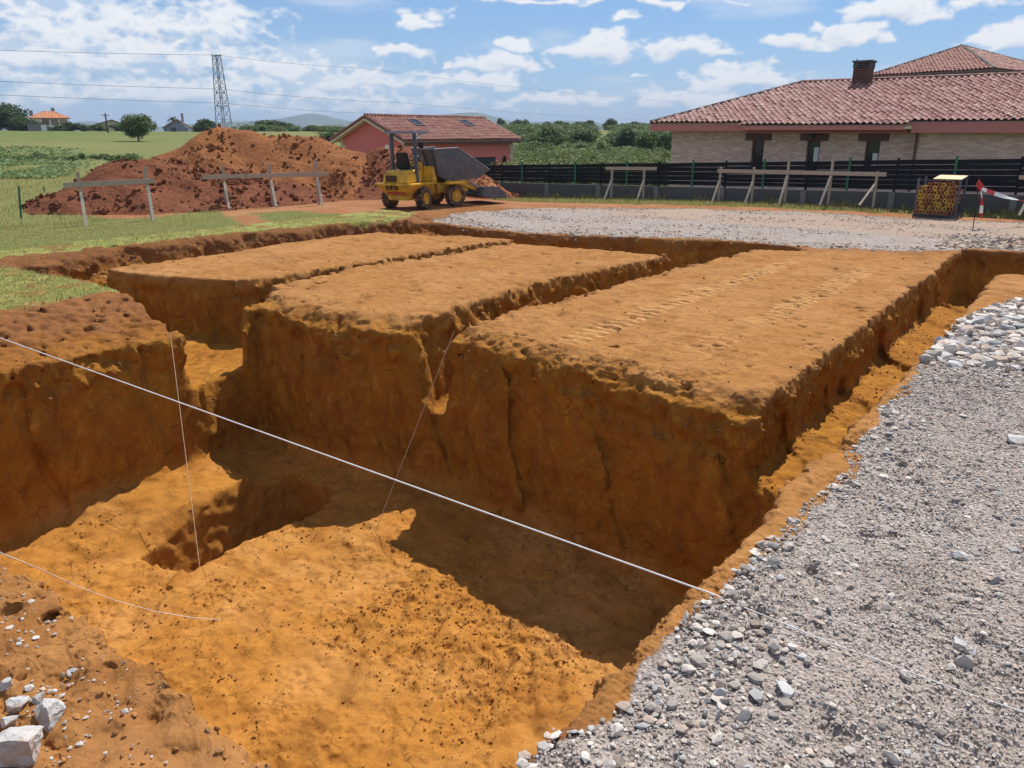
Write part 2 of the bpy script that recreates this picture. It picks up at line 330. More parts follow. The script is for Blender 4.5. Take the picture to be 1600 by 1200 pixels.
def carve(h):
    xs = np.arange(X0, X1+h/2, h, dtype=np.float32); ys = np.arange(Y0, Y1+h/2, h, dtype=np.float32); zs = np.arange(ZB, ZT+h/2, h, dtype=np.float32)
    X, Y = np.meshgrid(xs, ys, indexing='ij')
    nx, ny, nz = len(xs), len(ys), len(zs)
    top = ground_top(X, Y).astype(np.float32)
    wob = (.10*perlin(X*.9, Y*.9, 0*X, 5) + .05*perlin(X*2.3, Y*2.3, 0*X, 6)).astype(np.float32)
    pit = poly_sd(PIT, X, Y)
    # pit floor: wheel ruts, a raised tongue under the notch, trampled heaps
    fl = -2.7 + .06*perlin(X*.6, Y*.6, 0*X, 8) + .035*perlin(X*1.8, Y*1.8, 0*X, 9)
    rut = np.abs(perlin(X*1.6+Y*.9, (Y-X*.3)*.55, 0*X, 12)); fl = fl + .07*sstep(.22, 0, rut)*sstep(-7.0,-6.0,X)*sstep(4.2,5,Y)*sstep(6.6,6.0,Y)
    fl = fl + .10*np.exp(-((X+7.5)**2/.16 + (Y-6.55)**2/.35)) + .12*np.exp(-((X+10.2)**2/.25+(Y-5.4)**2/.5))
    fl = fl + .12*sstep(1.0, .2, -pit)
    fl = fl + .26*sstep(-9.55, -9.9, X)*sstep(3.4, 4.9, Y)*sstep(6.6, 6.1, Y)
    hole = poly_sd(HOLE, X, Y) + wob*.5
    trs = []
    def tr(poly, floor, batter, w=1.): trs.append((poly_sd(poly, X, Y) + wob*w, floor.astype(np.float32) if hasattr(floor, 'astype') else np.float32(floor), batter))
    tr(T23, -1.3 + .5*sstep(8.5, 13, Y), .2, .3)
    tr(T12, -1.0 + .45*sstep(9.5, 13, Y), .2, .9)
    tr(T1, -1.12 + .75*sstep(-14.5, -16.8, X), .1)
    tr(TL, -.36 + .1*perlin(X*1.2, Y*1.2, 0*X, 14), .5, 2.2)
    tr(TB, -.8 + .5*sstep(-12.5, -15, X), .3, 1.6)
    tr(RT, -.80 + .05*perlin(X*2, Y*1.2, 0*X, 15) + .02*sstep(12, 17, Y), .04, .28)
    tr(TBR, -1.25 + 0*X, .08, .9)
    f = np.empty((nx, ny, nz), np.float32)
    for k, z in enumerate(zs):
        g = z - top
        dpt = -z                        # depth under the surface
        rem = smax(pit + wob*.9 + .045*dpt, fl - z, .22)
        rem = np.minimum(rem, smax(hole + .1*(-2.7-z), np.float32(-3.62) - z, .10))
        for d, fz, bt in trs:
            rem = np.minimum(rem, smax(d + bt*dpt, fz - z, .14))
        f[:, :, k] = smax(g, -rem, .055)
    # where the surface is loose and broken: shoulders of the blocks, the left bank, the near bank
    loose = np.maximum(sstep(.65, .15, pit)*sstep(-.05, .02, pit)*sstep(6.4, 7.0, Y), sstep(-13.9, -12.6, X)*sstep(-10.6, -11.2, X)*sstep(6.6, 6.0, Y)*sstep(1.2, 1.6, Y))
    loose = np.maximum(loose, .8*sstep(1.9, 1.5, Y)*sstep(-1.9, -2.3, X)).astype(np.float32)
    loose = np.maximum(loose, .8*sstep(.35, .05, np.minimum(trs[0][0], trs[1][0]))*(Y > 7.9)).astype(np.float32)
    # roughness only near the surface
    band = np.abs(f) < .34
    I, J, K = np.nonzero(band)
    x = xs[I]; y = ys[J]; z = zs[K]; b = f[I, J, K]
    depth = top[I, J] - z
    wall = sstep(.10, .45, depth) * sstep(-2.55, -2.2, z)
    floor_ = sstep(-2.3, -2.6, z)
    rim = sstep(.75, .25, depth) * sstep(-.02, .12, depth)
    d = .045*perlin(x*1.1, y*1.1, z*1.3, 20)*wall + .02*np.abs(perlin(x*1.9, y*1.9, z*2.2, 27))*wall
    d += .075*perlin(x*2.6, y*2.6, z*2.4, 21)*(wall*.28 + rim*.8)
    n3 = perlin(x*6, y*6, z*4.5, 22)
    d += n3*(.018 + .016*wall + .06*rim + .025*floor_)
    n4 = perlin(x*12, y*12, z*11, 23)
    d += n4*(.013 + .010*wall + .03*rim + .02*floor_)
    gr_ = (x*.8 + y*.6); gq = (-x*.6 + y*.8)
    d += floor_*.035*perlin(gr_*4.2, gq*.75, z, 30)*sstep(-.1, .3, perlin(x*.5, y*.5, 0*x, 19))
    rz = floor_*sstep(-6.6, -6.0, x)*sstep(-3.4, -4.0, x)*sstep(4.2, 4.7, y)*sstep(6.3, 5.8, y)
    d += rz*(.10*np.abs(perlin(x*2.4 + y*1.1, y*1.5 - x*.5, z, 28)) + .09*np.abs(perlin(x*5.5, y*4.2, z, 31)) - .04)
    tq = (x*.72 + y*.69 - .7)*5.2; tr_ = np.abs(np.mod((-x*.69 + y*.72) - 7.6, 1.35) - .67)
    d += rz*.05*sstep(.30, .24, tr_)*(.5 + .5*np.sin(2*np.pi*(tq + tr_*1.5)))
    lo = loose[I, J]*sstep(.55, .2, depth)
    r1 = perlin(x*3.3, y*3.3, z*3.3, 50); r2 = perlin(x*7.5, y*7.5, z*7.5, 51)
    r3 = perlin(x*14, y*14, z*14, 53)
    d += lo*(.03*r1 + .04*r2 + .04*r3 - .02*np.abs(r1) + .03*(sstep(.15, .4, r2) - .3) + .03*sstep(.05, 0, np.abs(perlin(x*2.1, y*2.1, z*2.1, 52))))
    # bucket scrapes: slanted teeth marks down the cut faces
    sx = x + y*.35
    ang = .35*np.sin(x*.9 + y*.7)
    cs = (x*1.0 + y*.9 + .22*z + .25*perlin(x*.7, y*.7, z*.9, 29))/.72; ch_ = np.floor(cs); hh_ = np.abs(np.sin(ch_*12.9898)*43758.5453) % 1.
    d += .075*(hh_ - .5)*wall + .05*wall*sstep(.07, .0, np.abs(cs - ch_ - .5) - .43)*(hh_ > .45)
    d += .022*perlin((sx + z*ang)*8.5, (y - x*.4)*3., z*.9, 24)*wall
    # chunky clods round the rims
    d += .045*rim*sstep(.05, .4, perlin(x*3.7, y*3.7, z*3.7, 25))
    # track-machine lug marks along the big block
    lug = np.zeros_like(x)
    for xc in (-5.55, -3.95):
        xx = x - xc - .012*(y - 12)
        lug += sstep(.25, .2, np.abs(xx)) * (.5 - .5*np.sin(2*np.pi*y/.21 + 1.2*np.abs(xx)*8)) * sstep(8.2, 8.8, y) * sstep(17.2, 15.5, y)
    keep = sstep(-.45, .15, perlin(x*.7, y*.5, 0*x, 26) + .15)
    d += .036*lug*keep*sstep(.2, .1, np.abs(depth))
    # fade at the outer border so the sheets meet
    ed = np.minimum(np.minimum(x - X0, X1 - x), np.minimum(y - Y0, Y1 - y))
    f[I, J, K] = b + d*sstep(0, .3, ed)*sstep(.33, .06, np.abs(b))
    # ---- surface nets
    s = f < 0
    cnt = np.zeros((nx-1, ny-1, nz-1), np.uint8)
    offs = [(a, b_, c) for a in (0,1) for b_ in (0,1) for c in (0,1)]
    for a, b_, c in offs: cnt += s[a:nx-1+a, b_:ny-1+b_, c:nz-1+c]
    act = (cnt > 0) & (cnt < 8)
    ci, cj, ck = np.nonzero(act)
    idx = np.full(act.shape, -1, np.int32); idx[ci, cj, ck] = np.arange(len(ci))
    vals = {o: f[ci+o[0], cj+o[1], ck+o[2]] for o in offs}
    P = np.zeros((len(ci), 3), np.float64); N = np.zeros(len(ci))
    for o in offs:
        for ax in range(3):
            if o[ax] == 0:
                q = list(o); q[ax] = 1; q = tuple(q)
                va, vb = vals[o], vals[q]; cr = (va < 0) != (vb < 0)
                t = np.where(cr, va/np.where(cr, va - vb, 1), 0)
                pt = np.zeros((len(ci), 3)); pt[:] = o; pt[:, ax] = t
                P += pt*cr[:, None]; N += cr
    P /= N[:, None]
    V = np.stack([xs[ci] + P[:, 0]*h, ys[cj] + P[:, 1]*h, zs[ck] + P[:, 2]*h], 1)
    Q = []
    for ax in range(3):
        sl0 = [slice(1, None)]*3; sl1 = [slice(1, None)]*3
        # edges along ax starting at interior nodes
        a = s[1:-1 if ax != 0 else -1, 1:-1, 1:-1]
        n = [nx, ny, nz]
        r = [slice(1, n[i]-1) for i in range(3)]; r2 = list(r); r2[ax] = slice(2, n[ax])
        s0 = s[tuple(r)]; s1 = s[tuple(r2)]
        ii = np.nonzero(s0 != s1); base = [ii[i] + 1 for i in range(3)]
        u, v = (ax+1) % 3, (ax+2) % 3
        def cell(du, dv):
            q = [base[0].copy(), base[1].copy(), base[2].copy()]; q[u] -= du; q[v] -= dv
            return idx[q[0], q[1], q[2]]
        quad = np.stack([cell(1,1), cell(0,1), cell(0,0), cell(1,0)], 1)
        flip = ~s0[ii]
        quad[flip] = quad[flip][:, ::-1]
        Q.append(quad)
    Q = np.concatenate(Q)
    Q = Q[(Q >= 0).all(1)]
    return V, Q
def refine(V, Q, mask, amp):           # split the chosen quads in four; extra relief fades to nothing at the border of the choice
    sel = Q[mask]; rest = Q[~mask]
    e = np.stack([sel, np.roll(sel, -1, 1)], 2).reshape(-1, 2); es = np.sort(e, 1)
    key = es[:, 0].astype(np.int64)*len(V) + es[:, 1]
    uk, inv = np.unique(key, return_inverse=True); inv = inv.reshape(-1, 4)
    em = (V[(uk // len(V))] + V[(uk % len(V))])/2
    cm = V[sel].mean(1)
    n0 = len(V); n1 = n0 + len(em)
    V2 = np.concatenate([V, em, cm])
    c = n1 + np.arange(len(sel)); m = n0 + inv
    new = np.concatenate([np.stack([sel[:, i], m[:, i], c, m[:, i-1]], 1) for i in range(4)])
    return V2, rest, new
def vnormals(V, Q):
    n = np.cross(V[Q[:, 2]] - V[Q[:, 0]], V[Q[:, 3]] - V[Q[:, 1]])
    N = np.zeros_like(V)
    for i in range(4):
        for a in range(3): N[:, a] += np.bincount(Q[:, i], n[:, a], len(V))
    return N/np.maximum(np.linalg.norm(N, axis=1, keepdims=True), 1e-9)
VOX = .046
V, Q = carve(VOX)
for rad, amp, fr in ((11.5, .022, 15), (6.2, .013, 36)):
    cen = V[Q].mean(1); dist = np.linalg.norm(cen - [0, 0, H], axis=1)
    mask = dist < rad
    V, rest, new = refine(V, Q, mask, amp)
    Q = np.concatenate([rest, new])
    N = vnormals(V, Q)
    dv = np.linalg.norm(V - [0, 0, H], axis=1); k = sstep(rad - .25, rad - .8, dv)
    on = k > 0
    d = np.zeros(len(V)); d[on] = (perlin(V[on, 0]*fr, V[on, 1]*fr, V[on, 2]*fr, 40) + .5*perlin(V[on, 0]*fr*2.1, V[on, 1]*fr*2.1, V[on, 2]*fr*2.1, 41))*amp*k[on]*(.25 + .95*sstep(-.25, .3, perlin(V[on, 0]*1.4, V[on, 1]*1.4, V[on, 2]*1.4, 42)))
    # tooth grooves of the bucket on the cut faces, in patches that slant different ways
    wl = on & (np.abs(N[:, 2]) < .45) & (V[:, 2] < -.3) & (V[:, 2] > -2.5)
    if rad > 8:
        q_ = V[wl]; s_ = q_[:, 0] + .9*q_[:, 1]; pm = perlin(s_*.55, q_[:, 2]*.7, 0*s_, 60); sl_ = 1.6*perlin(s_*.4, q_[:, 2]*.3, 0*s_ + 7, 61)
        d[wl] += .014*np.sin(2*np.pi*(s_*6.2 + sl_*q_[:, 2]*4))*sstep(.02, .22, pm)
    V = V + N*d[:, None]
zn = zones(V[:, 0], V[:, 1], V[:, 2])
SOILV, SOILQ = V, Q
ground = link('excavated_ground', np_mesh('excavated_ground', V, Q, M_soil, True, {'zone': zn}))
tag(ground, kind='structure')
# ------------------------------------------------------------------ the land around: one sheet to the horizon
def spaced(lo, hi, h, far, extra):
    a = list(np.arange(lo, hi, h)); s = h; v = hi
    while v < far: a.append(v); s *= 1.13; v += s
    s = h; v = lo
    while v > -far: s *= 1.13; v -= s; a.append(v)
    return np.unique(np.array([q for q in a if min(abs(q - e) for e in extra) > .06] + list(extra), np.float32))
IX0, IX1, IY0, IY1 = X0 + .1, X1 - .1, Y0 + .1, Y1 - .1
gx = spaced(-46, 8, .3, 9000, (IX0, IX1)); gy = spaced(-8, 46, .3, 9000, (IY0, IY1))
GX, GY = np.meshgrid(gx, gy, indexing='ij')
def land(X, Y):
    D = np.hypot(X, Y); az = np.degrees(np.arctan2(X, Y)) + 37.6     # azimuth from the view axis
    near = ground_top(X, Y)
    left = .021*np.clip(D - 38, 0, 125) - .02*np.clip(D - 175, 0, 240)
    mid = -.9*sstep(36, 50, D) + .024*np.clip(D - 80, 0, 160) - .02*np.clip(D - 260, 0, 300)
    far = left + (mid - left)*sstep(-14, -4, az)
    far = far + .25*perlin(X*.03, Y*.03, 0*X, 50)*sstep(40, 80, D) + .06*perlin(X*.25, Y*.25, 0*X, 51)*sstep(26, 40, D)
    dip = -.34*sstep(-9, -24, X)*sstep(24.5, 29.5, Y)*sstep(40, 33, Y)*sstep(-40, -30, X)
    return near*sstep(34, 27, D) + far*sstep(27, 36, D) + dip
GZ = land(GX, GY)
inside = (GX > IX0 - .01) & (GX < IX1 + .01) & (GY > IY0 - .01) & (GY < IY1 + .01)
GZ = GZ - .03*inside
def land_zones(X, Y):
    n = fbm(X*.5, Y*.5, 0*X, 3, 61); n2 = fbm(X*1.6, Y*1.6, 0*X, 2, 62)
    pad = poly_sd(PAD, X, Y); gr = poly_sd(GRAVEL_R, X, Y); le = poly_sd(LEFT_EDGE, X, Y); lb = poly_sd(LB, X, Y)
    g = np.maximum(sstep(.5, -.6, pad + .5*n), sstep(.06, -.06, gr + .1*n2))
    WORK = [(-25.5,15.8),(-19.5,16.6),(-17,17),(6,17),(6,30.2),(-1,30.2),(-6,29.6),(-12,28.9),(-17,28.2),(-21,27.2),(-25,27.5),(-30,30),(-33,24),(-28,16.6)]
    wk = poly_sd(WORK, X, Y)
    red = sstep(.5, -.5, wk + .6*n2)
    red = np.maximum(red, sstep(.3, 0, np.abs(Y - 14.6 + .5*(X + 22) - .2*n) - .35)*sstep(-17.5, -18.5, X)*.75*sstep(-26, -24.5, X))
    heap = poly_sd([(-25.6,12.4),(-25.6,14),(-26.4,17.5),(-26,22),(-30,31),(-38,27),(-37,16),(-30.5,12.6)], X, Y)
    red = np.maximum(red, sstep(.7, -.3, heap + .5*n2))
    red = np.maximum(red, sstep(2.2, 1.6, Y)*sstep(-12, -9, X)*sstep(-1.45, -1.55, X))
    red = red*(1-g)
    grass = (1 - red)*(1 - g)
    return np.stack([red, g, grass], -1).astype(np.float32)
nxg, nyg = GX.shape
ids = np.arange(nxg*nyg).reshape(nxg, nyg)
quads = np.stack([ids[:-1, :-1], ids[1:, :-1], ids[1:, 1:], ids[:-1, 1:]], -1).reshape(-1, 4)
cx = (GX[:-1, :-1] + GX[1:, 1:]).ravel()/2; cy = (GY[:-1, :-1] + GY[1:, 1:]).ravel()/2
quads = quads[~((cx > IX0) & (cx < IX1) & (cy > IY0) & (cy < IY1))]
def field_material():
    t = NT('field'); p = t.pos(); z = t.sep(t.attr('zone'))
    nb = t.noise(t.scale(p, (1, 1, 0)), .018, 4, .55); nm = t.noise(p, .35, 4, .6); nf = t.noise(p, 3.2, 5, .65); ng = t.noise(p, 16, 4, .65)
    g = t.mix(t.ramp(nm, .3, .7), (.095, .135, .032), (.15, .175, .055))
    g = t.mix(t.ramp(nb, .42, .62, 0, .65), g, (.21, .195, .075))
    g = t.mix(t.ramp(nf, .4, .7, 0, .45), g, (.13, .16, .04))
    g = t.mix(t.ramp(ng, .5, .72, 0, .6), g, (.23, .215, .085))
    s = t.mix(t.ramp(nf, .3, .7), (.25, .10, .04), (.38, .18, .078)); s = t.mix(t.ramp(nm, .45, .62, 0, .6), s, (.42, .23, .11))
    s = t.mix(t.ramp(ng, .35, .7, 0, .6), s, (.20, .07, .03))
    gv = t.new('ShaderNodeTexVoronoi'); t.l.new(p, gv.inputs['Vector']); gv.inputs['Scale'].default_value = 22
    gc = t.sep(gv.outputs['Color'])
    st = t.mix(gc[0], (.24, .18, .14), (.40, .34, .295)); st = t.mix(t.ramp(nm, .42, .6, 0, .6), st, (.36, .25, .185)); st = t.mix(t.ramp(nf, .45, .65, 0, .4), st, (.40, .25, .17))
    c = t.mix(t.ramp(t.math('ADD', z[0], t.math('MULTIPLY', t.math('SUBTRACT', ng, .5), 1.1)), .3, .65), g, s)
    c = t.mix(t.ramp(t.math('ADD', z[1], t.math('MULTIPLY', t.math('SUBTRACT', ng, .5), .8)), .35, .65), c, st)
    b = t.bump(nf, .5, .08); b = t.bump(ng, .6, .04, b)
    return t.done(c, .95, b, 0, .12)
M_field = field_material()
outer = link('ground', np_mesh('ground', np.stack([GX, GY, GZ], -1).reshape(-1, 3), quads, M_field, True, {'zone': land_zones(GX, GY).reshape(-1, 3)}))
tag(outer, kind='structure')

# hills on the horizon
def hills():
    az = np.radians(np.linspace(-40, 24, 260)); dd = np.linspace(2300, 5600, 60)
    A, D = np.meshgrid(az, dd, indexing='ij'); a = np.degrees(A)
    z = -12 + 0*A
    for a0, w_, d0, wd, hgt in [(-31, 6, 3000, 500, 52), (-27.5, 3, 4300, 600, 60), (-19, 5, 4500, 700, 78), (-16.5, 3.2, 3300, 500, 46), (-13.5, 2.6, 4700, 600, 90), (-9, 3.4, 3900, 600, 70), (-6, 3.5, 4800, 600, 112), (-2.5, 2.8, 4200, 500, 92), (3, 5, 4600, 600, 70), (12, 6, 4300, 600, 55), (-36, 5, 3600, 600, 62)]:
        z = z + .8*hgt*np.exp(-((a - a0)/w_)**2*.9 - ((D - d0)/wd)**2)
    X = D*np.sin(A - YAW); Y = D*np.cos(A - YAW)
    z = z + 13*fbm(X*.0022, Y*.0022, 0*X, 4, 70)*sstep(-12, 30, z)
    i = np.arange(A.size).reshape(A.shape)
    q = np.stack([i[:-1, :-1], i[:-1, 1:], i[1:, 1:], i[1:, :-1]], -1).reshape(-1, 4)
    t = NT('far_hills'); p = t.pos(); n = t.noise(p, .006, 5, .6)
    m = t.done(t.mix(t.ramp(n, .4, .6), (.035, .06, .03), (.10, .13, .05)), 1, None, 0, 0)
    return link('hills', np_mesh('hills', np.stack([X, Y, z], -1).reshape(-1, 3), q, m, True))
tag(hills(), kind='structure')

# ------------------------------------------------------------------ stones
def stone_shapes(n, seed):
    r = np.random.default_rng(seed); out = []
    for i in range(n):
        bm = bmesh.new(); bmesh.ops.create_icosphere(bm, subdivisions=1, radius=1)
        # cut with random planes for angular crushed rock
        for k in range(7):
            d = Vector(r.normal(size=3)).normalized(); dist = r.uniform(.45, .8)
            for v in bm.verts:
                e = v.co.dot(d) - dist
                if e > 0: v.co -= d*e
        s = Vector((r.uniform(.8, 1.3), r.uniform(.6, 1.0), r.uniform(.28, .6)))
        for v in bm.verts: v.co = Vector((v.co.x*s.x, v.co.y*s.y, v.co.z*s.z))
        bmesh.ops.dissolve_limit(bm, angle_limit=R(8), verts=bm.verts, edges=bm.edges)
        bmesh.ops.triangulate(bm, faces=bm.faces)
        bm.verts.ensure_lookup_table()
        out.append((np.array([v.co for v in bm.verts], np.float32), np.array([[v.index for v in f.verts] for f in bm.faces], np.int32)))
        bm.free()
    return out
SHAPES = stone_shapes(14, 5)
def rand_rot(n, r, tilt=1.0):
    q = r.normal(size=(n, 4)); q /= np.linalg.norm(q, axis=1, keepdims=True)
    a, b, c, d = q.T
    return np.stack([np.stack([a*a+b*b-c*c-d*d, 2*(b*c-a*d), 2*(b*d+a*c)], -1), np.stack([2*(b*c+a*d), a*a-b*b+c*c-d*d, 2*(c*d-a*b)], -1), np.stack([2*(b*d-a*c), 2*(c*d+a*b), a*a-b*b-c*c+d*d], -1)], 1)
def scatter(P, S, cols, name, mat, r, flat=.0):
    Vs, Fs, Cs = [], [], []; off = 0
    kind = r.integers(0, len(SHAPES), len(P)); rot = rand_rot(len(P), r)
    if flat:                            # lie mostly on a broad face
        a = r.uniform(0, 2*np.pi, len(P)); Z = np.zeros((len(P), 3, 3)); Z[:, 0, 0] = np.cos(a); Z[:, 0, 1] = -np.sin(a); Z[:, 1, 0] = np.sin(a); Z[:, 1, 1] = np.cos(a); Z[:, 2, 2] = 1
        rot = np.where((r.random(len(P)) < flat)[:, None, None], Z, rot)
    for k, (v, f) in enumerate(SHAPES):
        m = np.nonzero(kind == k)[0]
        if not len(m): continue
        w = np.einsum('nij,vj->nvi', rot[m], v)*S[m, None, None] + P[m, None, :]
        Vs.append(w.reshape(-1, 3)); Fs.append((f[None] + (np.arange(len(m))*len(v))[:, None, None]).reshape(-1, 3) + off)
        Cs.append(np.repeat(cols[m], len(v), 0)); off += len(m)*len(v)
    return np_mesh(name, np.concatenate(Vs), np.concatenate(Fs), mat, False, {'tint': np.concatenate(Cs)})
def stone_material(name, bump=.5):
    t = NT(name); p = t.pos(); c = t.attr('tint'); n = t.noise(p, 60, 4, .6); n2 = t.noise(p, 14, 3)
    c = t.mix(t.ramp(n, .35, .7, 0, .35), c, t.mix(.6, c, (.12, .11, .10)))
    c = t.mix(t.ramp(n2, .55, .75, 0, .35), c, (.42, .30, .2))
    return t.done(c, .9, t.bump(n, bump, .006), 0, .2)
M_stone = stone_material('crushed_stone')
M_clod = stone_material('clod_soil', .8)
# height lookup of the carved ground: highest vertex per 5 cm cell
_hx = ((SOILV[:, 0] - X0)/.05).astype(int); _hy = ((SOILV[:, 1] - Y0)/.05).astype(int)
HN = (int((X1 - X0)/.05) + 3, int((Y1 - Y0)/.05) + 3)
HM = np.full(HN, -9., np.float32); np.maximum.at(HM, (np.clip(_hx, 0, HN[0]-1), np.clip(_hy, 0, HN[1]-1)), SOILV[:, 2])
HM[HM < -8] = 0
def hz(x, y):
    inb = (x > X0 + .1) & (x < X1 - .1) & (y > Y0 + .1) & (y < Y1 - .1)
    i = np.clip(((x - X0)/.05).astype(int), 0, HN[0]-1); j = np.clip(((y - Y0)/.05).astype(int), 0, HN[1]-1)
    return np.where(inb, HM[i, j], land(x, y))
def greys(n, r, lo=.25, hi=.60, warm=.55):
    v = r.uniform(lo, hi, n)**1.0; k = r.random(n)
    c = np.stack([v*1.09, v*.975, v*.87], 1)
    br = k < warm*.35
    c[br] = np.stack([v[br]*1.0, v[br]*.80, v[br]*.66], 1)
    bl = k > .82
    c[bl] = np.stack([v[bl]*.88, v[bl]*.87, v[bl]*.86], 1)
    return c.astype(np.float32)
def gravel():
    r = np.random.default_rng(21); P = []; S = []
    def put(n, xr, yr, s0, s1, pw, ok, sink=.02):
        x = r.uniform(*xr, n); y = r.uniform(*yr, n)
        m = ok(x, y); x = x[m]; y = y[m]
        s = s0 + (s1 - s0)*r.random(len(x))**pw
        z = hz(x, y)
        m = z > -.2; x, y, z, s = x[m], y[m], z[m], s[m]
        P.append(np.stack([x, y, z + s*sink], 1)); S.append(s)
    edge = lambda x, y: poly_sd(GRAVEL_R, x, y) + .11*perlin(x*2.6, y*2.6, 0*x, 33)
    dens = lambda x, y: perlin(x*1.1, y*1.1, 0*x, 34) + .6*perlin(x*3.1, y*3.1, 0*x, 35)
    # fine chips over all the near bank, thinning with distance
    put(58000, (-1.62, 1.95), (-.5, 5.2), .004, .013, 1.9, lambda x, y: edge(x, y) < .03)
    put(36000, (-1.62, 1.95), (5.2, 10.), .006, .017, 1.7, lambda x, y: edge(x, y) < .03)
    put(24000, (-1.62, 1.95), (9.5, 17.2), .014, .034, 1.4, lambda x, y: edge(x, y) < .05)
    # bigger rubble in drifts along the rim
    rimd = lambda x, y: (edge(x, y) < .04) & (r.random(len(x)) < np.clip(.12 *0 + 1.0*np.exp(edge(x, y)/.2)*np.clip(.45 + dens(x, y), .1, 1.2) + .22*np.clip(dens(x, y) - .3, 0, 1), 0, 1))
    put(17000, (-1.62, .75), (1.3, 6), .012, .032, 1.9, rimd, .2)
    put(1600, (-1.62, 1.95), (-.4, 9), .02, .045, 2.2, lambda x, y: (edge(x, y) < 0) & (r.random(len(x)) < .5))
    put(2600, (-1.62, .75), (1.3, 9), .034, .066, 2.2, rimd, .2)
    put(9000, (-1.62, .75), (6, 17), .02, .05, 1.8, rimd)
    # coarse angular rubble pushed along the near rim
    nr = lambda x, y: (edge(x, y) < .05) & (r.random(len(x)) < np.exp(edge(x, y)/.22)*np.clip(.55 + 1.1*perlin(x*1.6, y*.9, 0*x, 38), .08, 1)*sstep(5.2, 2.4, y))
    n0_ = len(P); put(9000, (-1.75, .4), (1.3, 5.2), .014, .045, 1.7, nr, .3); pale_i = (n0_, len(P))
    put(500, (-1.75, .4), (1.3, 5.2), .035, .062, 1.7, nr, .3)
    # heap of pale rubble beyond
    blob = lambda x, y: (poly_sd([(-1.5,10.2),(-.6,10.4),(-.2,13.5),(.3,16.4),(-.6,16.2),(-1.2,14.6),(-1.5,12.8)], x, y) < .05)
    put(1500, (-1.6, .6), (10, 16.6), .05, .14, 1.6, blob, .2)
    # far pad, edge thick with stone
    pad = lambda x, y: poly_sd(PAD, x, y) + .35*perlin(x*.9, y*.9, 0*x, 36)
    pd = lambda x, y: (pad(x, y) < .1) & (r.random(len(x)) < np.clip(.25 + 1.0*np.exp(pad(x, y)/.7)*np.clip(.55 + 1.5*perlin(x*.8, y*.8, 0*x, 39), .1, 1) + 1.1*perlin(x*.4, y*.8, 0*x, 37), .02, 1))
    put(40000, (-19, 1.), (17.2, 30), .015, .055, 2.0, pd)
    put(1500, (-19, 1.), (17.2, 27), .05, .11, 2.0, lambda x, y: pd(x, y) & (pad(x, y) > -1.6))
    put(1400, (-3.4, 1.), (21.6, 24.5), .05, .13, 1.5, lambda x, y: pad(x, y) < .05)
    # stones strewn on the near left bank
    put(300, (-5.8, -2.6), (.5, 1.5), .006, .015, 2, lambda x, y: r.random(len(x)) < .7)
    put(420, (-5.6, -3.3), (.55, 1.42), .010, .028, 2.4, lambda x, y: perlin(x*2.2, y*2.2, 0*x, 31) + .25*(x < -4.2) > .18)
    lens = [len(q) for q in P]; cut = sum(lens[:pale_i[0]]), sum(lens[:pale_i[0] + 3])
    P = np.concatenate(P); S = np.concatenate(S); G = greys(len(P), r); G[cut[0]:cut[1]] *= 1.25; far = P[:, 1] > 17.3; G[far] *= np.array([.98, .88, .79])
    me = scatter(P, S, G, 'gravel', M_stone, r, .72)
    tag(link('gravel', me), kind='stuff')
gravel()
def clods():
    r = np.random.default_rng(22)
    N = vnormals(SOILV, SOILQ); V = SOILV
    dist = np.linalg.norm(V - [0, 0, H], axis=1)
    zt = ground_top(V[:, 0].astype(np.float32), V[:, 1].astype(np.float32)) - V[:, 2]
    gm = zones(V[:, 0], V[:, 1], V[:, 2])
    up = (N[:, 2] > .55) & (gm[:, 1] < .4) & (gm[:, 2] < .4)
    rim = sstep(.9, .3, zt)*sstep(.03, .12, zt)
    floor = V[:, 2] < -2.45
    clump = perlin(V[:, 0]*1.3, V[:, 1]*1.3, V[:, 2], 44)
    nearb = (V[:, 1] < 1.75)
    area = np.where(dist < 6.2, .00016, np.where(dist < 11.5, .0006, .0025))
    rate = np.where(up, 4 + 330*rim + floor*(10 + 110*np.clip(clump*2.5, 0, 1) + 160*((V[:, 0] > -6.4) & (V[:, 0] < -3.7) & (V[:, 1] > 4.4) & (V[:, 1] < 6.2))) + 90*nearb, 0) + 30*rim*(N[:, 2] > .1)
    p = np.clip(rate*area, 0, .3)
    i = np.nonzero(r.random(len(V)) < p)[0]
    s = .005 + (.022 + .026*rim[i])*r.random(len(i))**3.0*np.where(nearb[i], 1.15, 1.) + .003*(dist[i] > 9)
    P = V[i] + N[i]*(s*.2)[:, None]
    z = V[i, 2]
    base = np.where((z < -2.3)[:, None], np.array([.40, .18, .035]), np.where((gm[i, 0] > .4)[:, None], np.array([.28, .115, .05]), np.array([.38, .17, .05])))
    col = base*r.uniform(.75, 1.15, (len(i), 1))
    tag(link('soil_clods', scatter(P, s, col.astype(np.float32), 'soil_clods', M_clod, r)), kind='stuff')
clods()

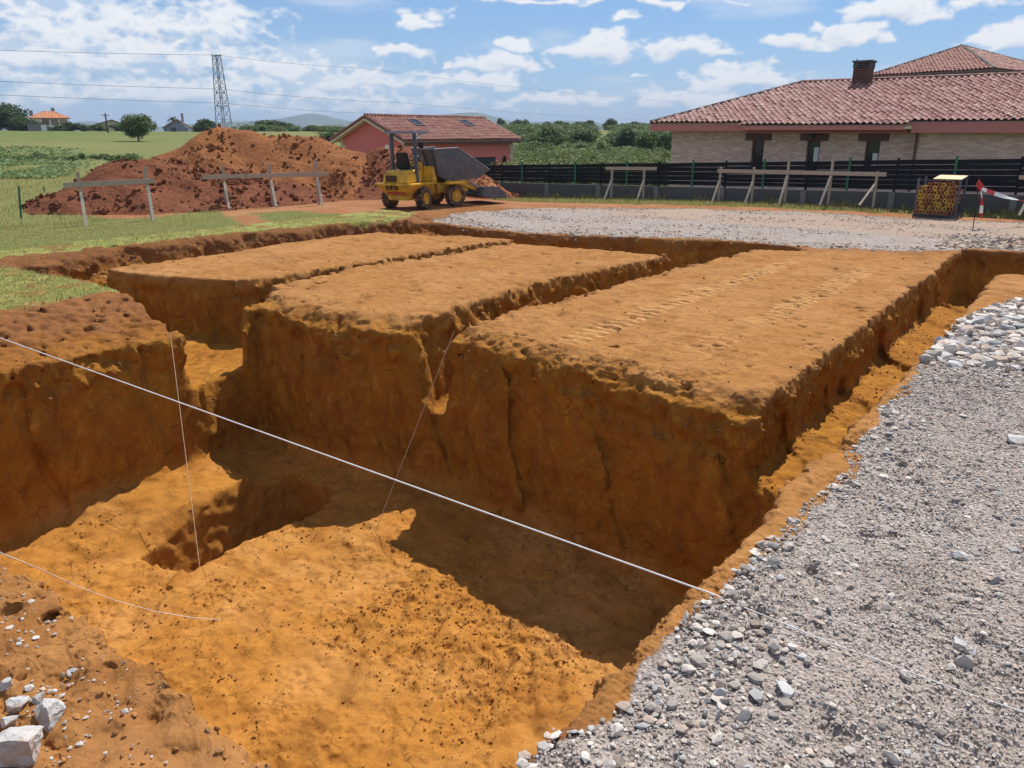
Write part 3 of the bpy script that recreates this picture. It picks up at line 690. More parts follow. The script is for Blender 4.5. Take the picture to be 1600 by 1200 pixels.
# ------------------------------------------------------------------ distinct rocks
def rock(name, label, loc, size, seed, cuts=16, rot=(0, 0, 0), tint=(.62, .61, .60), group=None):
    r = np.random.default_rng(seed)
    bm = bmesh.new(); bmesh.ops.create_cube(bm, size=2)
    for k in range(cuts):
        d = Vector(r.normal(size=3)).normalized(); dd = r.uniform(.62, .98)
        ge = bmesh.ops.bisect_plane(bm, geom=bm.verts[:] + bm.edges[:] + bm.faces[:], plane_co=d*dd, plane_no=d, clear_outer=True)
        ed = [e for e in bm.edges if e.is_boundary]
        if ed: bmesh.ops.holes_fill(bm, edges=ed, sides=0)
    bmesh.ops.triangulate(bm, faces=bm.faces)
    bmesh.ops.subdivide_edges(bm, edges=bm.edges, cuts=6, use_grid_fill=True)
    V = np.array([v.co for v in bm.verts], np.float32)
    d = .09*perlin(V[:,0]*2.0, V[:,1]*2.0, V[:,2]*2.0, seed) + .07*np.abs(perlin(V[:,0]*4, V[:,1]*4, V[:,2]*4, seed+1)) + .035*perlin(V[:,0]*9, V[:,1]*9, V[:,2]*9, seed+2)
    for v, k in zip(bm.verts, d): v.co = v.co*(1 + float(k))
    for v in bm.verts: v.co = Vector((v.co.x*size[0], v.co.y*size[1], v.co.z*size[2]))
    me = bpy.data.meshes.new(name); bm.to_mesh(me); bm.free()
    ca = me.color_attributes.new('tint', 'FLOAT_COLOR', 'POINT')
    ca.data.foreach_set('color', np.tile(np.array([*tint, 1], np.float32), len(me.vertices)))
    me.materials.append(M_rock)
    o = link(name, me, None, loc, rot)
    return tag(o, label, 'rock', group)
def rock_material():
    t = NT('limestone'); p = t.obj(); c = t.attr('tint'); n = t.noise(p, 9, 6, .65, .5); n2 = t.noise(p, 40, 4, .6); v = t.noise(t.scale(p, (1, 6, 2)), 6, 4, .6, 1)
    c = t.mix(t.ramp(n, .4, .65, 0, .6), c, (.62, .61, .595)); c = t.mix(t.ramp(v, .55, .75, 0, .65), c, (.24, .245, .25))
    c = t.mix(t.ramp(n2, .5, .68, 0, .55), c, (.45, .31, .2)); c = t.mix(t.ramp(t.noise(p, 5, 4), .5, .66, 0, .6), c, (.40, .25, .14))
    return t.done(c, .85, t.bump(n2, .5, .012, t.bump(n, .5, .03)), 0, .25)
M_rock = rock_material()
GL = 'pale rocks heaped at the bottom left corner'
for px, py, w, hh, dep, sd_, rz, lab in [
    (16, 1172, .14, .10, .115, 101, .3, 'largest white rock in the bottom left corner, smooth pale top'),
    (80, 1112, .105, .06, .075, 102, -.5, 'grey angular rock with a pointed right end beside the big white rock'),
    (58, 1086, .035, .028, .028, 103, .9, 'small pale stone just above the pointed grey angular rock'),
    (26, 1092, .065, .045, .05, 104, .2, 'pale broken rock behind the largest white rock, dark gaps below'),
    (8, 1060, .04, .04, .035, 105, 1.2, 'white blocky rock on the red earth at the left picture edge'),
    (44, 1066, .035, .016, .028, 106, .1, 'flat grey stone lying behind the pale broken rock'),
    (14, 1118, .05, .03, .035, 107, .6, 'cream stone wedged between the largest white rock and its pale neighbour')]:
    p = at(px, py, .04); rock('rock', lab, (p.x, p.y, float(hz(np.array([p.x]), np.array([p.y]))[0]) + hh*.34), (w*.88, dep*.88, hh*.88), sd_, rot=(0, 0, rz + .6), tint=(.44, .43, .415), group=GL)
GR = 'larger stones lying on the gravel bank'
for px, py, w, hh, dep, sd_, rz, lab in [
    (1592, 690, .13, .06, .08, 201, .4, 'grey boulder half cut off by the right picture edge on the gravel bank'),
    (1535, 505, .17, .11, .12, 202, .8, 'big bluish block standing in the pale rubble above the trench end'),
    (1490, 538, .16, .06, .13, 203, .2, 'broad white slab facing up at the tip of the pale rubble'),
    (1575, 512, .17, .07, .13, 204, 1.1, 'long grey block in the rubble near the right picture edge'),
    (1512, 548, .10, .05, .09, 205, .9, 'pinkish white rock at the foot of the pale rubble heap'),
    (1500, 870, .055, .035, .04, 206, .3, 'dark grey flat stone on the gravel right of the taut string end'),
    (1505, 1013, .06, .03, .04, 207, -.3, 'isolated grey stone on the gravel just above the lying string'),
    (1092, 852, .045, .04, .04, 208, .5, 'small white block at the gravel rim over the deep pit')]:
    p = at(px, py, .05); rock('stone', lab, (p.x, p.y, float(hz(np.array([p.x]), np.array([p.y]))[0]) + hh*.3), (w, dep, hh), sd_, rot=(0, .1, rz), tint=(.5, .5, .5), group=GR)

# ------------------------------------------------------------------ spoil heaps
def heap(name, label, segs, foot, lump, cols, seed, nclod, res=.11):
    xs = np.arange(foot[0], foot[1], res, dtype=np.float32); ys = np.arange(foot[2], foot[3], res, dtype=np.float32)
    X, Y = np.meshgrid(xs, ys, indexing='ij'); h = np.full(X.shape, -9., np.float32)
    wx = X + .5*perlin(X*.5, Y*.5, 0*X, seed) + .2*perlin(X*1.3, Y*1.3, 0*X, seed+1); wy = Y + .5*perlin(X*.5, Y*.5, 0*X+3, seed) + .2*perlin(X*1.3, Y*1.3, 0*X+5, seed+1)
    for a, b, slope in segs:
        ax, ay, az = a; bx, by, bz = b; ex, ey = bx-ax, by-ay
        t = np.clip(((wx-ax)*ex + (wy-ay)*ey)/max(ex*ex+ey*ey, 1e-6), 0, 1)
        d = np.hypot(wx-ax-t*ex, wy-ay-t*ey)
        hh = az + t*(bz-az) - slope*(np.sqrt(d*d + .12) - .35)
        h = smax(h, hh.astype(np.float32), .25)
    on = sstep(-.3, .4, h)
    h = h + on*(lump*(perlin(X*.9, Y*.9, 0*X, seed+2) + .45*np.abs(perlin(X*2.1, Y*2.1, 0*X, seed+3))*sstep(-.2, .4, perlin(X*.45, Y*.45, 0*X, seed+6)) + .35*perlin(X*4.3, Y*4.3, 0*X, seed+4)*sstep(-.3, .5, perlin(X*.4, Y*.4, 0*X, seed+7))) + .025*perlin(X*3.9, Y*3.9, 0*X, seed+5))
    gz = land(X, Y)
    k = h > gz - .12
    i = np.arange(X.size).reshape(X.shape)
    kk = k[:-1, :-1] & k[1:, :-1] & k[1:, 1:] & k[:-1, 1:]
    q = np.stack([i[:-1, :-1], i[1:, :-1], i[1:, 1:], i[:-1, 1:]], -1)[kk]
    V = np.stack([X, Y, h], -1).reshape(-1, 3)
    r = np.random.default_rng(seed)
    t = NT(name + '_earth'); p = t.pos(); n = t.noise(p, 1.1, 5, .62, .5); n2 = t.noise(p, 6, 5, .65); n3 = t.noise(p, 22, 4, .65)
    c = t.mix(t.ramp(n, .35, .65), cols[0], cols[1]); c = t.mix(t.ramp(n2, .45, .7, 0, .6), c, cols[2]); c = t.mix(t.ramp(n3, .55, .75, 0, .5), c, cols[3])
    m = t.done(c, .95, t.bump(n3, .7, .05, t.bump(n2, .7, .12)), 0, .1)
    vals = np.nonzero((h > gz).ravel())[0]; cw = np.exp(3.2*(perlin(X*.55, Y*.55, 0*X, seed+8) + .6*perlin(X*1.7, Y*1.7, 0*X, seed+9))).ravel()[vals]*np.exp(-.5*h.ravel()[vals]); pick = r.choice(vals, nclod, p=cw/cw.sum())
    S = .02 + .17*r.random(nclod)**6.5; P = V[pick] + np.stack([r.uniform(-.06, .06, nclod), r.uniform(-.06, .06, nclod), S*.15], 1)
    cm = scatter(P, S, np.ones((nclod, 3), np.float32), name, m, r)
    cv = np.empty(len(cm.vertices)*3, np.float32); cm.vertices.foreach_get('co', cv); cf = np.empty(len(cm.loops), np.int32); cm.loops.foreach_get('vertex_index', cf)
    F3 = cf.reshape(-1, 3) + len(V); bpy.data.meshes.remove(cm)
    tri = np.concatenate([q[:, [0, 1, 2]], q[:, [0, 2, 3]]])
    me = np_mesh(name, np.concatenate([V, cv.reshape(-1, 3)]), np.concatenate([tri, F3]), m, False)
    me.polygons.foreach_set('use_smooth', np.arange(len(me.polygons)) < len(tri))
    bm = bmesh.new(); bm.from_mesh(me); bmesh.ops.delete(bm, geom=[v for v in bm.verts if not v.link_faces], context='VERTS'); bm.to_mesh(me); bm.free()
    return tag(link(name, me), label, 'earth heap')
ORANGE = [(.25, .095, .036), (.34, .14, .052), (.15, .053, .022), (.42, .20, .085)]
RED = [(.17, .060, .030), (.24, .09, .044), (.085, .03, .017), (.34, .16, .085)]
DARK = [(.21, .072, .035), (.27, .10, .05), (.12, .04, .021), (.36, .165, .095)]
heap('earth_heap', 'tall orange earth heap with a pointed top in front of the lattice pylon',
     [((-32.4, 20.7, 2.85), (-31.6, 21.6, 2.75), .55), ((-31.6, 21.6, 2.5), (-29.2, 23.4, 2.42), .62), ((-29.2, 23.4, 2.35), (-27.9, 24.6, 1.85), .58), ((-33.4, 19.0, 1.7), (-32.4, 20.5, 2.6), .5), ((-30.2, 19.8, 1.2), (-29.4, 21.5, 1.25), .42)], (-42, -24, 11, 33), .09, ORANGE, 301, 6500)
heap('earth_heap', 'low dark red earth heap with clods, leftmost, behind the first plank frame',
     [((-29.4, 14.3, 1.4), (-29.9, 15.0, 1.6), .75), ((-29.9, 15.0, 1.6), (-29.9, 16.4, 1.7), .48), ((-28.2, 14.8, .9), (-27.9, 16.6, .95), .48), ((-29.9, 16.6, 1.5), (-29.0, 18.6, 1.2), .4), ((-27.4, 18.0, .6), (-27.3, 20.5, .75), .38)], (-37, -24, 7, 24), .15, RED, 311, 5200)
heap('earth_heap', 'reddish brown earth heap of coarse clods behind the yellow dumper',
     [((-28.0, 24.6, 1.3), (-26.7, 25.2, 1.95), .7), ((-26.7, 25.2, 1.95), (-26.2, 26.6, 2.0), .7), ((-26.2, 26.6, 1.8), (-25.2, 27.8, 1.5), .6), ((-26.2, 22.9, .45), (-24.9, 24.2, .5), .4)], (-33, -21, 19, 32), .12, DARK, 321, 3600)

# ------------------------------------------------------------------ grass
def grass_material():
    t = NT('grass_blades'); c = t.attr('tint'); p = t.pos(); n = t.noise(p, 1.2, 3)
    c = t.mix(t.ramp(n, .4, .65, 0, .65), c, (.44, .37, .15))
    t.done(c, .75, None, 0, .2)
    tr = t.new('ShaderNodeBsdfTranslucent'); t.l.new(c, tr.inputs[0])
    mx = t.new('ShaderNodeMixShader'); mx.inputs[0].default_value = .45; t.l.new(t.b.outputs[0], mx.inputs[1]); t.l.new(tr.outputs[0], mx.inputs[2]); t.l.new(mx.outputs[0], t.out.inputs[0])
    return t.m
M_grass = grass_material()
def blades(P, Hh, Wd, cols, name, r, lean=.5):
    n = len(P); a = r.uniform(0, 2*np.pi, n); l = r.uniform(.1, lean, n)*Hh; b = r.uniform(0, 2*np.pi, n)
    dx = np.stack([np.cos(a)*Wd, np.sin(a)*Wd, 0*a], 1)/2
    tip = np.stack([np.cos(b)*l, np.sin(b)*l, Hh], 1); mid = tip*np.array([.35, .35, .58])
    V = np.stack([P - dx, P + dx, P + mid + dx*.7, P + mid - dx*.7, P + tip], 1).reshape(-1, 3)
    i = np.arange(n)[:, None]*5
    F = np.concatenate([i + np.array([[0, 1, 2]]), i + np.array([[0, 2, 3]]), i + np.array([[3, 2, 4]])])
    return np_mesh(name, V, F, M_grass, False, {'tint': np.repeat(cols, 5, 0)})
def grass():
    r = np.random.default_rng(31); P = []; Hs = []
    def put(n, xr, yr, h0, h1, ok):
        x = r.uniform(*xr, n); y = r.uniform(*yr, n); m = ok(x, y); x = x[m]; y = y[m]
        z = hz(x, y); P.append(np.stack([x, y, z - .005], 1)); Hs.append(r.uniform(h0, h1, len(x)))
    lz = lambda x, y: (land_zones(x, y)[:, 2] + .5*perlin(x*2, y*2, 0*x, 45) > .6) 
    put(60000, (-26, -17.3), (4, 19.5), .015, .055, lambda x, y: lz(x, y) & (poly_sd(LEFT_EDGE, x, y) < .6) | lz(x, y) & (x < -21.9))
    put(2600, (-26, -17.3), (4, 19.5), .05, .16, lambda x, y: lz(x, y) & ((poly_sd(LEFT_EDGE, x, y) < .6) | (x < -21.9)) & (perlin(x*1.1, y*1.1, 0*x, 48) > .12))
    put(1500, (-18, -12.2), (2.5, 6.3), .04, .12, lambda x, y: (zones(x, y, hz(x, y))[:, 2] > .15) & (perlin(x*1.6, y*1.6, 0*x, 49) > .05))
    put(26000, (-18, -12.2), (2.5, 6.3), .015, .05, lambda x, y: zones(x, y, hz(x, y))[:, 2] + .4*perlin(x*2, y*2, 0*x, 46) > .45)
    put(60000, (-26, 3), (26.5, 31.1), .05, .16, lambda x, y: (land_zones(x, y)[:, 2] > .5) & (y < 31.0))
    put(2500, (-25, 1), (30.2, 30.95), .12, .36, lambda x, y: (land_zones(x, y)[:, 2] > .5) & (perlin(x*.8, y*.8, 0*x, 47) > .05))
    put(60000, (-60, -25), (-5, 24), .05, .16, lambda x, y: lz(x, y) & (np.hypot(x, y) < 62))
    P = np.concatenate(P); Hs = np.concatenate(Hs); n = len(P)
    c = np.array([.33, .32, .095])*r.uniform(.6, 1.25, (n, 1)); dry = r.random(n) < .5; c[dry] = np.array([.50, .43, .19])*r.uniform(.7, 1.1, (dry.sum(), 1))
    tag(link('grass', blades(P, Hs, Hs*.11 + .006, c.astype(np.float32), 'grass', r)), kind='stuff')
grass()
# ------------------------------------------------------------------ paints
P_yellow = paint('yellow_paint', (.86, .50, .035), .45, .1, 5, dirt=(.28, .15, .07), dirt_amt=.6)
P_skip = paint('grey_skip_paint', (.10, .11, .135), .5, .2, 4, dirt=(.2, .14, .1), dirt_amt=.25)
P_frame = paint('blue_grey_paint', (.09, .11, .15), .45, .15, 6)
P_black = paint('black_plastic', (.018, .018, .02), .5, .2, 8)
P_rubber = paint('tyre_rubber', (.028, .027, .026), .85, .3, 9, dirt=(.28, .15, .07), dirt_amt=.95)
P_white = paint('white_paint', (.75, .75, .73), .5, .06, 6)
P_red = paint('red_reflector', (.45, .035, .02), .35, .1, 8)
P_steel = paint('bright_steel', (.5, .5, .5), .35, .1, 6, .9)
P_wood = paint('weathered_wood', (.46, .38, .30), .85, .3, 5, dirt=(.26, .2, .16), bump=.6)
P_wood_lit = paint('sunlit_wood', (.66, .56, .43), .8, .2, 5, dirt=(.3, .22, .15), bump=.5)  # paler copy of the wood: sunlight on the braces put into the colour
P_concrete = paint('grey_concrete', (.12, .115, .11), .9, .2, 3, dirt=(.07, .068, .062), bump=.5)
P_slat = paint('black_slats', (.007, .009, .014), .6, .3, 3, spec=.2)
P_green = paint('green_metal', (.02, .15, .08), .45, .15, 5)
P_pink = paint('pink_render', (.82, .22, .20), .9, .1, 1.2, dirt=(.55, .19, .165), bump=.4)
P_fascia = paint('pink_fascia', (.62, .22, .19), .7, .12, 2.5, dirt=(.48, .17, .15))
P_cream = paint('cream_render', (.66, .55, .38), .85, .08, 2, bump=.3)
P_brown = paint('dark_brown_wood', (.13, .06, .05), .6, .2, 4)
P_grey_roof = paint('grey_ridge', (.10, .085, .08), .8, .3, 4)
def glass_mat():
    t = NT('window_glass'); n = t.noise(t.obj(), 2, 2)
    return t.done(t.mix(n, (.01, .012, .015), (.04, .045, .05)), .08, None, 0, .6)
P_glass = glass_mat()
def brick_mat(name, a, b, mortar, sx=.28, sz=.085):
    t = NT(name); o = t.pos(); s = t.new('ShaderNodeSeparateXYZ'); t.l.new(o, s.inputs[0])
    c = t.new('ShaderNodeCombineXYZ'); t.l.new(t.math('ADD', s.outputs[0], s.outputs[1]), c.inputs[0]); t.l.new(s.outputs[2], c.inputs[1])
    br = t.new('ShaderNodeTexBrick'); t.l.new(c.outputs[0], br.inputs['Vector']); br.inputs['Scale'].default_value = 1
    br.inputs['Brick Width'].default_value = sx; br.inputs['Row Height'].default_value = sz; br.inputs['Mortar Size'].default_value = .009
    br.inputs['Color1'].default_value = (*a, 1); br.inputs['Color2'].default_value = (*b, 1); br.inputs['Mortar'].default_value = (*mortar, 1); br.inputs['Bias'].default_value = 0
    n = t.noise(t.scale(o, (1, 1, 5)), 1.6, 4, .6); n2 = t.noise(o, 9, 3)
    col = t.mix(t.ramp(n, .35, .7, 0, .6), br.outputs['Color'], tuple(x*.5 for x in a)); col = t.mix(t.ramp(n2, .5, .75, 0, .5), col, tuple(min(1, x*1.3) for x in b))
    return t.done(col, .92, t.bump(t.math('ADD', t.math('MULTIPLY', br.outputs['Fac'], -1.), n2), .6, .02), 0, .15)
P_brick = brick_mat('tan_brick', (1.0, .74, .60), (.70, .40, .34), (.60, .46, .38))
P_brick_red = brick_mat('chimney_brick', (.17, .075, .055), (.11, .05, .04), (.2, .15, .12), .25, .07)
def tile_mat(name, cols):
    t = NT(name); c = t.sep(t.attr('tint')); p = t.pos(); n = t.noise(p, 6, 4); n2 = t.noise(p, .5, 3)
    k = t.mix(c[0], cols[0], cols[1]); k = t.mix(t.ramp(c[1], .86, .98, 0, .6), k, cols[2]); k = t.mix(t.ramp(n, .5, .7, 0, .4), k, cols[3]); k = t.mix(t.ramp(n2, .5, .75, 0, .35), k, cols[2])
    return t.done(k, t.ramp(n, .3, .7, .6, .85), t.bump(n, .3, .01), 0, .28)
P_tile = tile_mat('red_tiles', [(.25, .112, .095), (.37, .195, .17), (.47, .33, .27), (.12, .055, .05)])
P_tile_old = tile_mat('weathered_tiles', [(.27, .105, .08), (.37, .17, .13), (.42, .27, .21), (.12, .06, .05)])
P_tile_orange = tile_mat('orange_tiles', [(.50, .19, .085), (.58, .25, .12), (.55, .3, .17), (.35, .14, .07)])

def tile_slope(name, mat, parent, pts, tile=.24, row=.40, amp=.05, n=8):
    """barrel-tiled plane: pts[0]->pts[1] is the eave, polygon in one plane"""
    pts = [Vector(p) for p in pts]; O = pts[0]; u = (pts[1]-O).normalized()
    nn = Vector((0, 0, 0))
    for i in range(len(pts)): nn += (pts[i]-O).cross(pts[(i+1) % len(pts)]-O)
    nn.normalize()
    if nn.z < 0: nn = -nn
    v = nn.cross(u)
    if v.z < 0: v = -v
    P2 = np.array([((p-O).dot(u), (p-O).dot(v)) for p in pts], np.float32)
    u0, u1 = P2[:, 0].min(), P2[:, 0].max(); v0, v1 = P2[:, 1].min(), P2[:, 1].max()
    us = np.arange(u0, u1 + tile/n, tile/n); nr = int(math.ceil((v1-v0)/row))
    vv = []; hh = []
    for r_ in range(nr): vv += [v0 + r_*row, v0 + (r_+1)*row]; hh += [.03, 0.]
    vv = np.array(vv); hh = np.array(hh); rowid = np.repeat(np.arange(nr), 2)
    U, Vv = np.meshgrid(us, vv, indexing='ij')
    tid = np.floor(U/tile + .5).astype(int); rid = np.broadcast_to(rowid[None], U.shape)
    jit = ((tid*73856093) ^ (rid*19349663)) % 1000/1000.
    jit2 = ((tid*83492791) ^ (rid*2971215073)) % 997/997.
    Hh = amp*(.5 + .5*np.cos(2*np.pi*U/tile))**.8 + hh[None] + .03*(jit-.5) + .012*np.sin(U*1.7 + Vv*2.3) + .03
    W = np.array(O)[None, None] + U[..., None]*np.array(u) + Vv[..., None]*np.array(v) + Hh[..., None]*np.array(nn)
    i = np.arange(U.size).reshape(U.shape)
    cu = (U[:-1, :-1] + U[1:, 1:])/2; cv = (Vv[:-1, :-1] + Vv[1:, 1:])/2
    ok = poly_sd(P2, cu.astype(np.float32), cv.astype(np.float32)) < .02
    q = np.stack([i[:-1, :-1], i[1:, :-1], i[1:, 1:], i[:-1, 1:]], -1)[ok]
    tint = np.stack([jit, jit2, jit], -1).reshape(-1, 3)
    me = np_mesh(name, W.reshape(-1, 3), q, mat, False, {'tint': tint})
    # a solid deck right under the tiles
    b = len(me.vertices)
    bm = bmesh.new(); bm.from_mesh(me)
    bmesh.ops.delete(bm, geom=[x for x in bm.verts if not x.link_faces], context='VERTS')
    lo = [bm.verts.new(p - nn*.10) for p in pts]; up = [bm.verts.new(p - nn*.004) for p in pts]
    bm.faces.new(lo[::-1]); bm.faces.new(up)
    for k in range(len(pts)): bm.faces.new((lo[k], lo[(k+1) % len(pts)], up[(k+1) % len(pts)], up[k]))
    bm.to_mesh(me); bm.free(); me.materials.clear(); me.materials.append(mat)
    return link(name, me, parent)
def ridge(name, mat, parent, a, b, r=.11, step=.42):
    m = MB(); a = Vector(a); b = Vector(b); n = max(1, int((b-a).length/step))
    for i in range(n):
        p = a.lerp(b, i/n); q = a.lerp(b, (i+1.08)/n); m.tube([p, q], [r, r*.86], 10)
    return m.build(name, mat, parent)
def at_y(px, py, y):
    d = ray(px, py); return d*(y/d.y) + Vector((0, 0, H))

# ------------------------------------------------------------------ right-hand house
def right_house():
    t = thing('brick_house', 'long low tan brick house with red tiled hip roof behind the black fence', 'house', (-8, 38, -.3))
    o = Vector((8, -38, .3))
    loc = lambda p: Vector(p) + o
    zb, ze = -.3, 2.78
    wx = [-14.35, -11.73, -9.16]
    m = MB(); x = -18.9
    def wall(x0, x1, z0, z1, y=38., th=.3): m.box(loc(((x0+x1)/2, y+th/2, (z0+z1)/2)), (x1-x0, th, z1-z0))
    hw = .3
    for c in wx: wall(x, c-hw, zb, ze); wall(c-hw, c+hw, 2.28, ze); wall(c-hw, c+hw, zb, .8); x = c+hw
    wall(x, -7.3, zb, ze)
    m.box(loc((-18.75, 44.5, (zb+ze)/2)), (.3, 12.4, ze-zb)); m.box(loc((-6, 50.8, (zb+ze)/2)), (25.2, .3, ze-zb)); m.box(loc((6.45, 44.5, (zb+ze)/2)), (.3, 12.4, ze-zb))
    w = m.build('wall', P_brick, t)
    m = MB(); m.box(loc((-.35, 37.78+.15, (zb+ze)/2)), (13.9, .3, ze-zb)); wb = m.build('wall', P_brick, t); wb['label'] = 'darker brick bay that stands forward at the right end'
    for i, c in enumerate(wx):
        f = MB(); y = 38.16
        f.box(loc((c-hw+.03, y, 1.55)), (.06, .08, 1.5)); f.box(loc((c+hw-.03, y, 1.55)), (.06, .08, 1.5)); f.box(loc((c, y, 2.25)), (.48, .08, .06)); f.box(loc((c, y, .83)), (.48, .08, .06))
        wn = f.build('window', P_brown, t)
        g = MB(); g.box(loc((c, 38.19, 1.54)), (.48, .02, 1.36)); g.build('pane', P_glass, wn)
        if i:
            g = MB(); g.box(loc((c+.12, 38.14, 1.52 if i == 1 else 1.42)), (.22, .02, .95 if i == 1 else .7)); g.build('blind', P_white, wn)
        l = MB(); l.box(loc((c, 37.98, 2.44)), (1.25, .18, .32)); l.build('lintel', P_brown, t, .015)
    # wall lamp
    l = MB(); l.box(loc((-11.7, 37.80, 2.52)), (.1, .16, .06)); l.lathe([(.0, .1), (.07, .09), (.10, 0), (.06, -.16), (0, -.17)], loc((-11.7, 37.68, 2.5)), (0, 0, 1), 12); l.build('wall_lamp', P_black, t)
    # down pipe
    l = MB(); l.tube([loc((-7.38, 37.68, 2.75)), loc((-7.38, 37.68, -.3))], .045, 10); l.build('downpipe', P_brown, t)
    # roof
    sl = (5.1-3.08)/6.8
    E = lambda x, y: loc((x, y, 3.08 + (y-37.2)*sl))
    tile_slope('roof_slope', P_tile, t, [E(-14.75, 36.75), E(-7.75, 36.75), E(-7.55, 37.2), E(7.4, 37.2), E(2.5, 44.), E(-14.6, 44.), E(-19.75, 37.2), E(-15.0, 37.2)], .27, .42, .085)
    tile_slope('roof_slope', P_tile, t, [loc((-19.75, 51.6, 3.08)), loc((-19.75, 37.2, 3.08)), loc((-14.6, 44, 5.1)), loc((-14.6, 45, 5.1))], .27, .42, .06, 4)
    tile_slope('roof_slope', P_tile, t, [loc((7.4, 51.6, 3.08)), loc((-19.75, 51.6, 3.08)), loc((-14.6, 45, 5.1)), loc((2.5, 45, 5.1))], .27, .42, .06, 4)
    tile_slope('roof_slope', P_tile, t, [loc((7.4, 37.2, 3.08)), loc((7.4, 51.6, 3.08)), loc((2.5, 45, 5.1)), loc((2.5, 44, 5.1))], .27, .42, .06, 4)
    ridge('ridge_tiles', P_grey_roof, t, E(-19.75, 37.2) + Vector((0, 0, .06)), E(-14.6, 44.) + Vector((0, 0, .06)), .10)
    ridge('ridge_tiles', P_tile, t, E(-14.6, 44.) + Vector((0, 0, .06)), E(2.5, 44.) + Vector((0, 0, .06)), .12)
    # fascias
    m = MB(); m.box(loc((-17.25, 37.25, 2.86)), (5.0, .1, .30)); m.box(loc((-17.25, 37.65, 2.74)), (5.0, .7, .05)); m.build('fascia', P_fascia, t)
    m = MB(); m.box(loc((-11.25, 36.8, 2.83)), (7.0, .1, .16)); m.box(loc((-11.25, 37.4, 2.76)), (7.0, 1.1, .05)); m.box(loc((-11.25, 37.75, 2.66)), (7.0, .35, .1)); m.build('fascia', P_fascia, t)
    m = MB(); m.box(loc((0, 37.25, 2.84)), (15.1, .1, .40)); m.box(loc((0, 37.5, 2.65)), (15.1, .5, .05)); m.build('fascia', P_fascia, t)
    # chimney
    c = at_y(1347, 128, 43.6); c = Vector((c.x, 43.6, 4.9))
    m = MB(); m.box(loc((c.x, c.y, 5.2)), (.78, .78, .95)); ch = m.build('chimney', P_brick_red, t)
    m = MB()
    for k in range(3): m.box(loc((c.x, c.y, 5.74 + .1*k)), (.86, .86, .045))
    for sx in (-1, 1):
        for sy in (-1, 1): m.box(loc((c.x + sx*.36, c.y + sy*.34, 5.81)), (.1, .1, .28))
    m.build('chimney_louvres', P_concrete, ch)
    m = MB(); m.box(loc((c.x, c.y, 5.99)), (.94, .94, .07)); m.box(loc((c.x-.38, c.y, 6.06)), (.04, .04, .14)); m.build('chimney_cap', P_grey_roof, ch)
right_house()

def rear_house():
    L = at_depth(1358, 119, 62); F = at_depth(1553, 108, 55); z = (L.z+F.z)/2; L.z = F.z = z
    Ax = at_depth(1503, 73, 64)
    e = F - L; pr = Vector((e.y, -e.x, 0)).normalized()
    if pr.y < 0: pr = -pr
    cen = Vector((Ax.x, Ax.y, z))
    Rr = F + pr*2*(cen - F).dot(pr); B = L + pr*2*(cen - L).dot(pr)
    t = thing('tall_house', 'taller house behind, only its weathered pyramid roof and pale wall top showing', 'house', (cen.x, cen.y, -.5))
    o = -Vector(t.location)
    l = lambda p: Vector(p) + o
    for a, b in ((L, F), (F, Rr), (Rr, B), (B, L)):
        tile_slope('roof_slope', P_tile_old, t, [l(a), l(b), l(Ax)], .27, .42, .085, 6)
    for a in (L, F, Rr, B): ridge('ridge_tiles', P_grey_roof, t, l(a) + Vector((0, 0, .07)), l(Ax) + Vector((0, 0, .07)), .11)
    m = MB(); s = [cen + (q - cen)*.88 for q in (L, F, Rr, B)]
    vs = [l((q.x, q.y, -.5)) for q in s] + [l((q.x, q.y, z - .06)) for q in s]
    m.add(vs, [(0, 1, 5, 4), (1, 2, 6, 5), (2, 3, 7, 6), (3, 0, 4, 7), (4, 5, 6, 7)]); m.build('wall', P_cream, t)
    m = MB(); q = [L, F, Rr, B]
    for i in range(4): m.bar(l(q[i]) - Vector((0, 0, .12)), l(q[(i+1) % 4]) - Vector((0, 0, .12)), .1, .12)
    m.build('gutter', P_grey_roof, t)
rear_house()

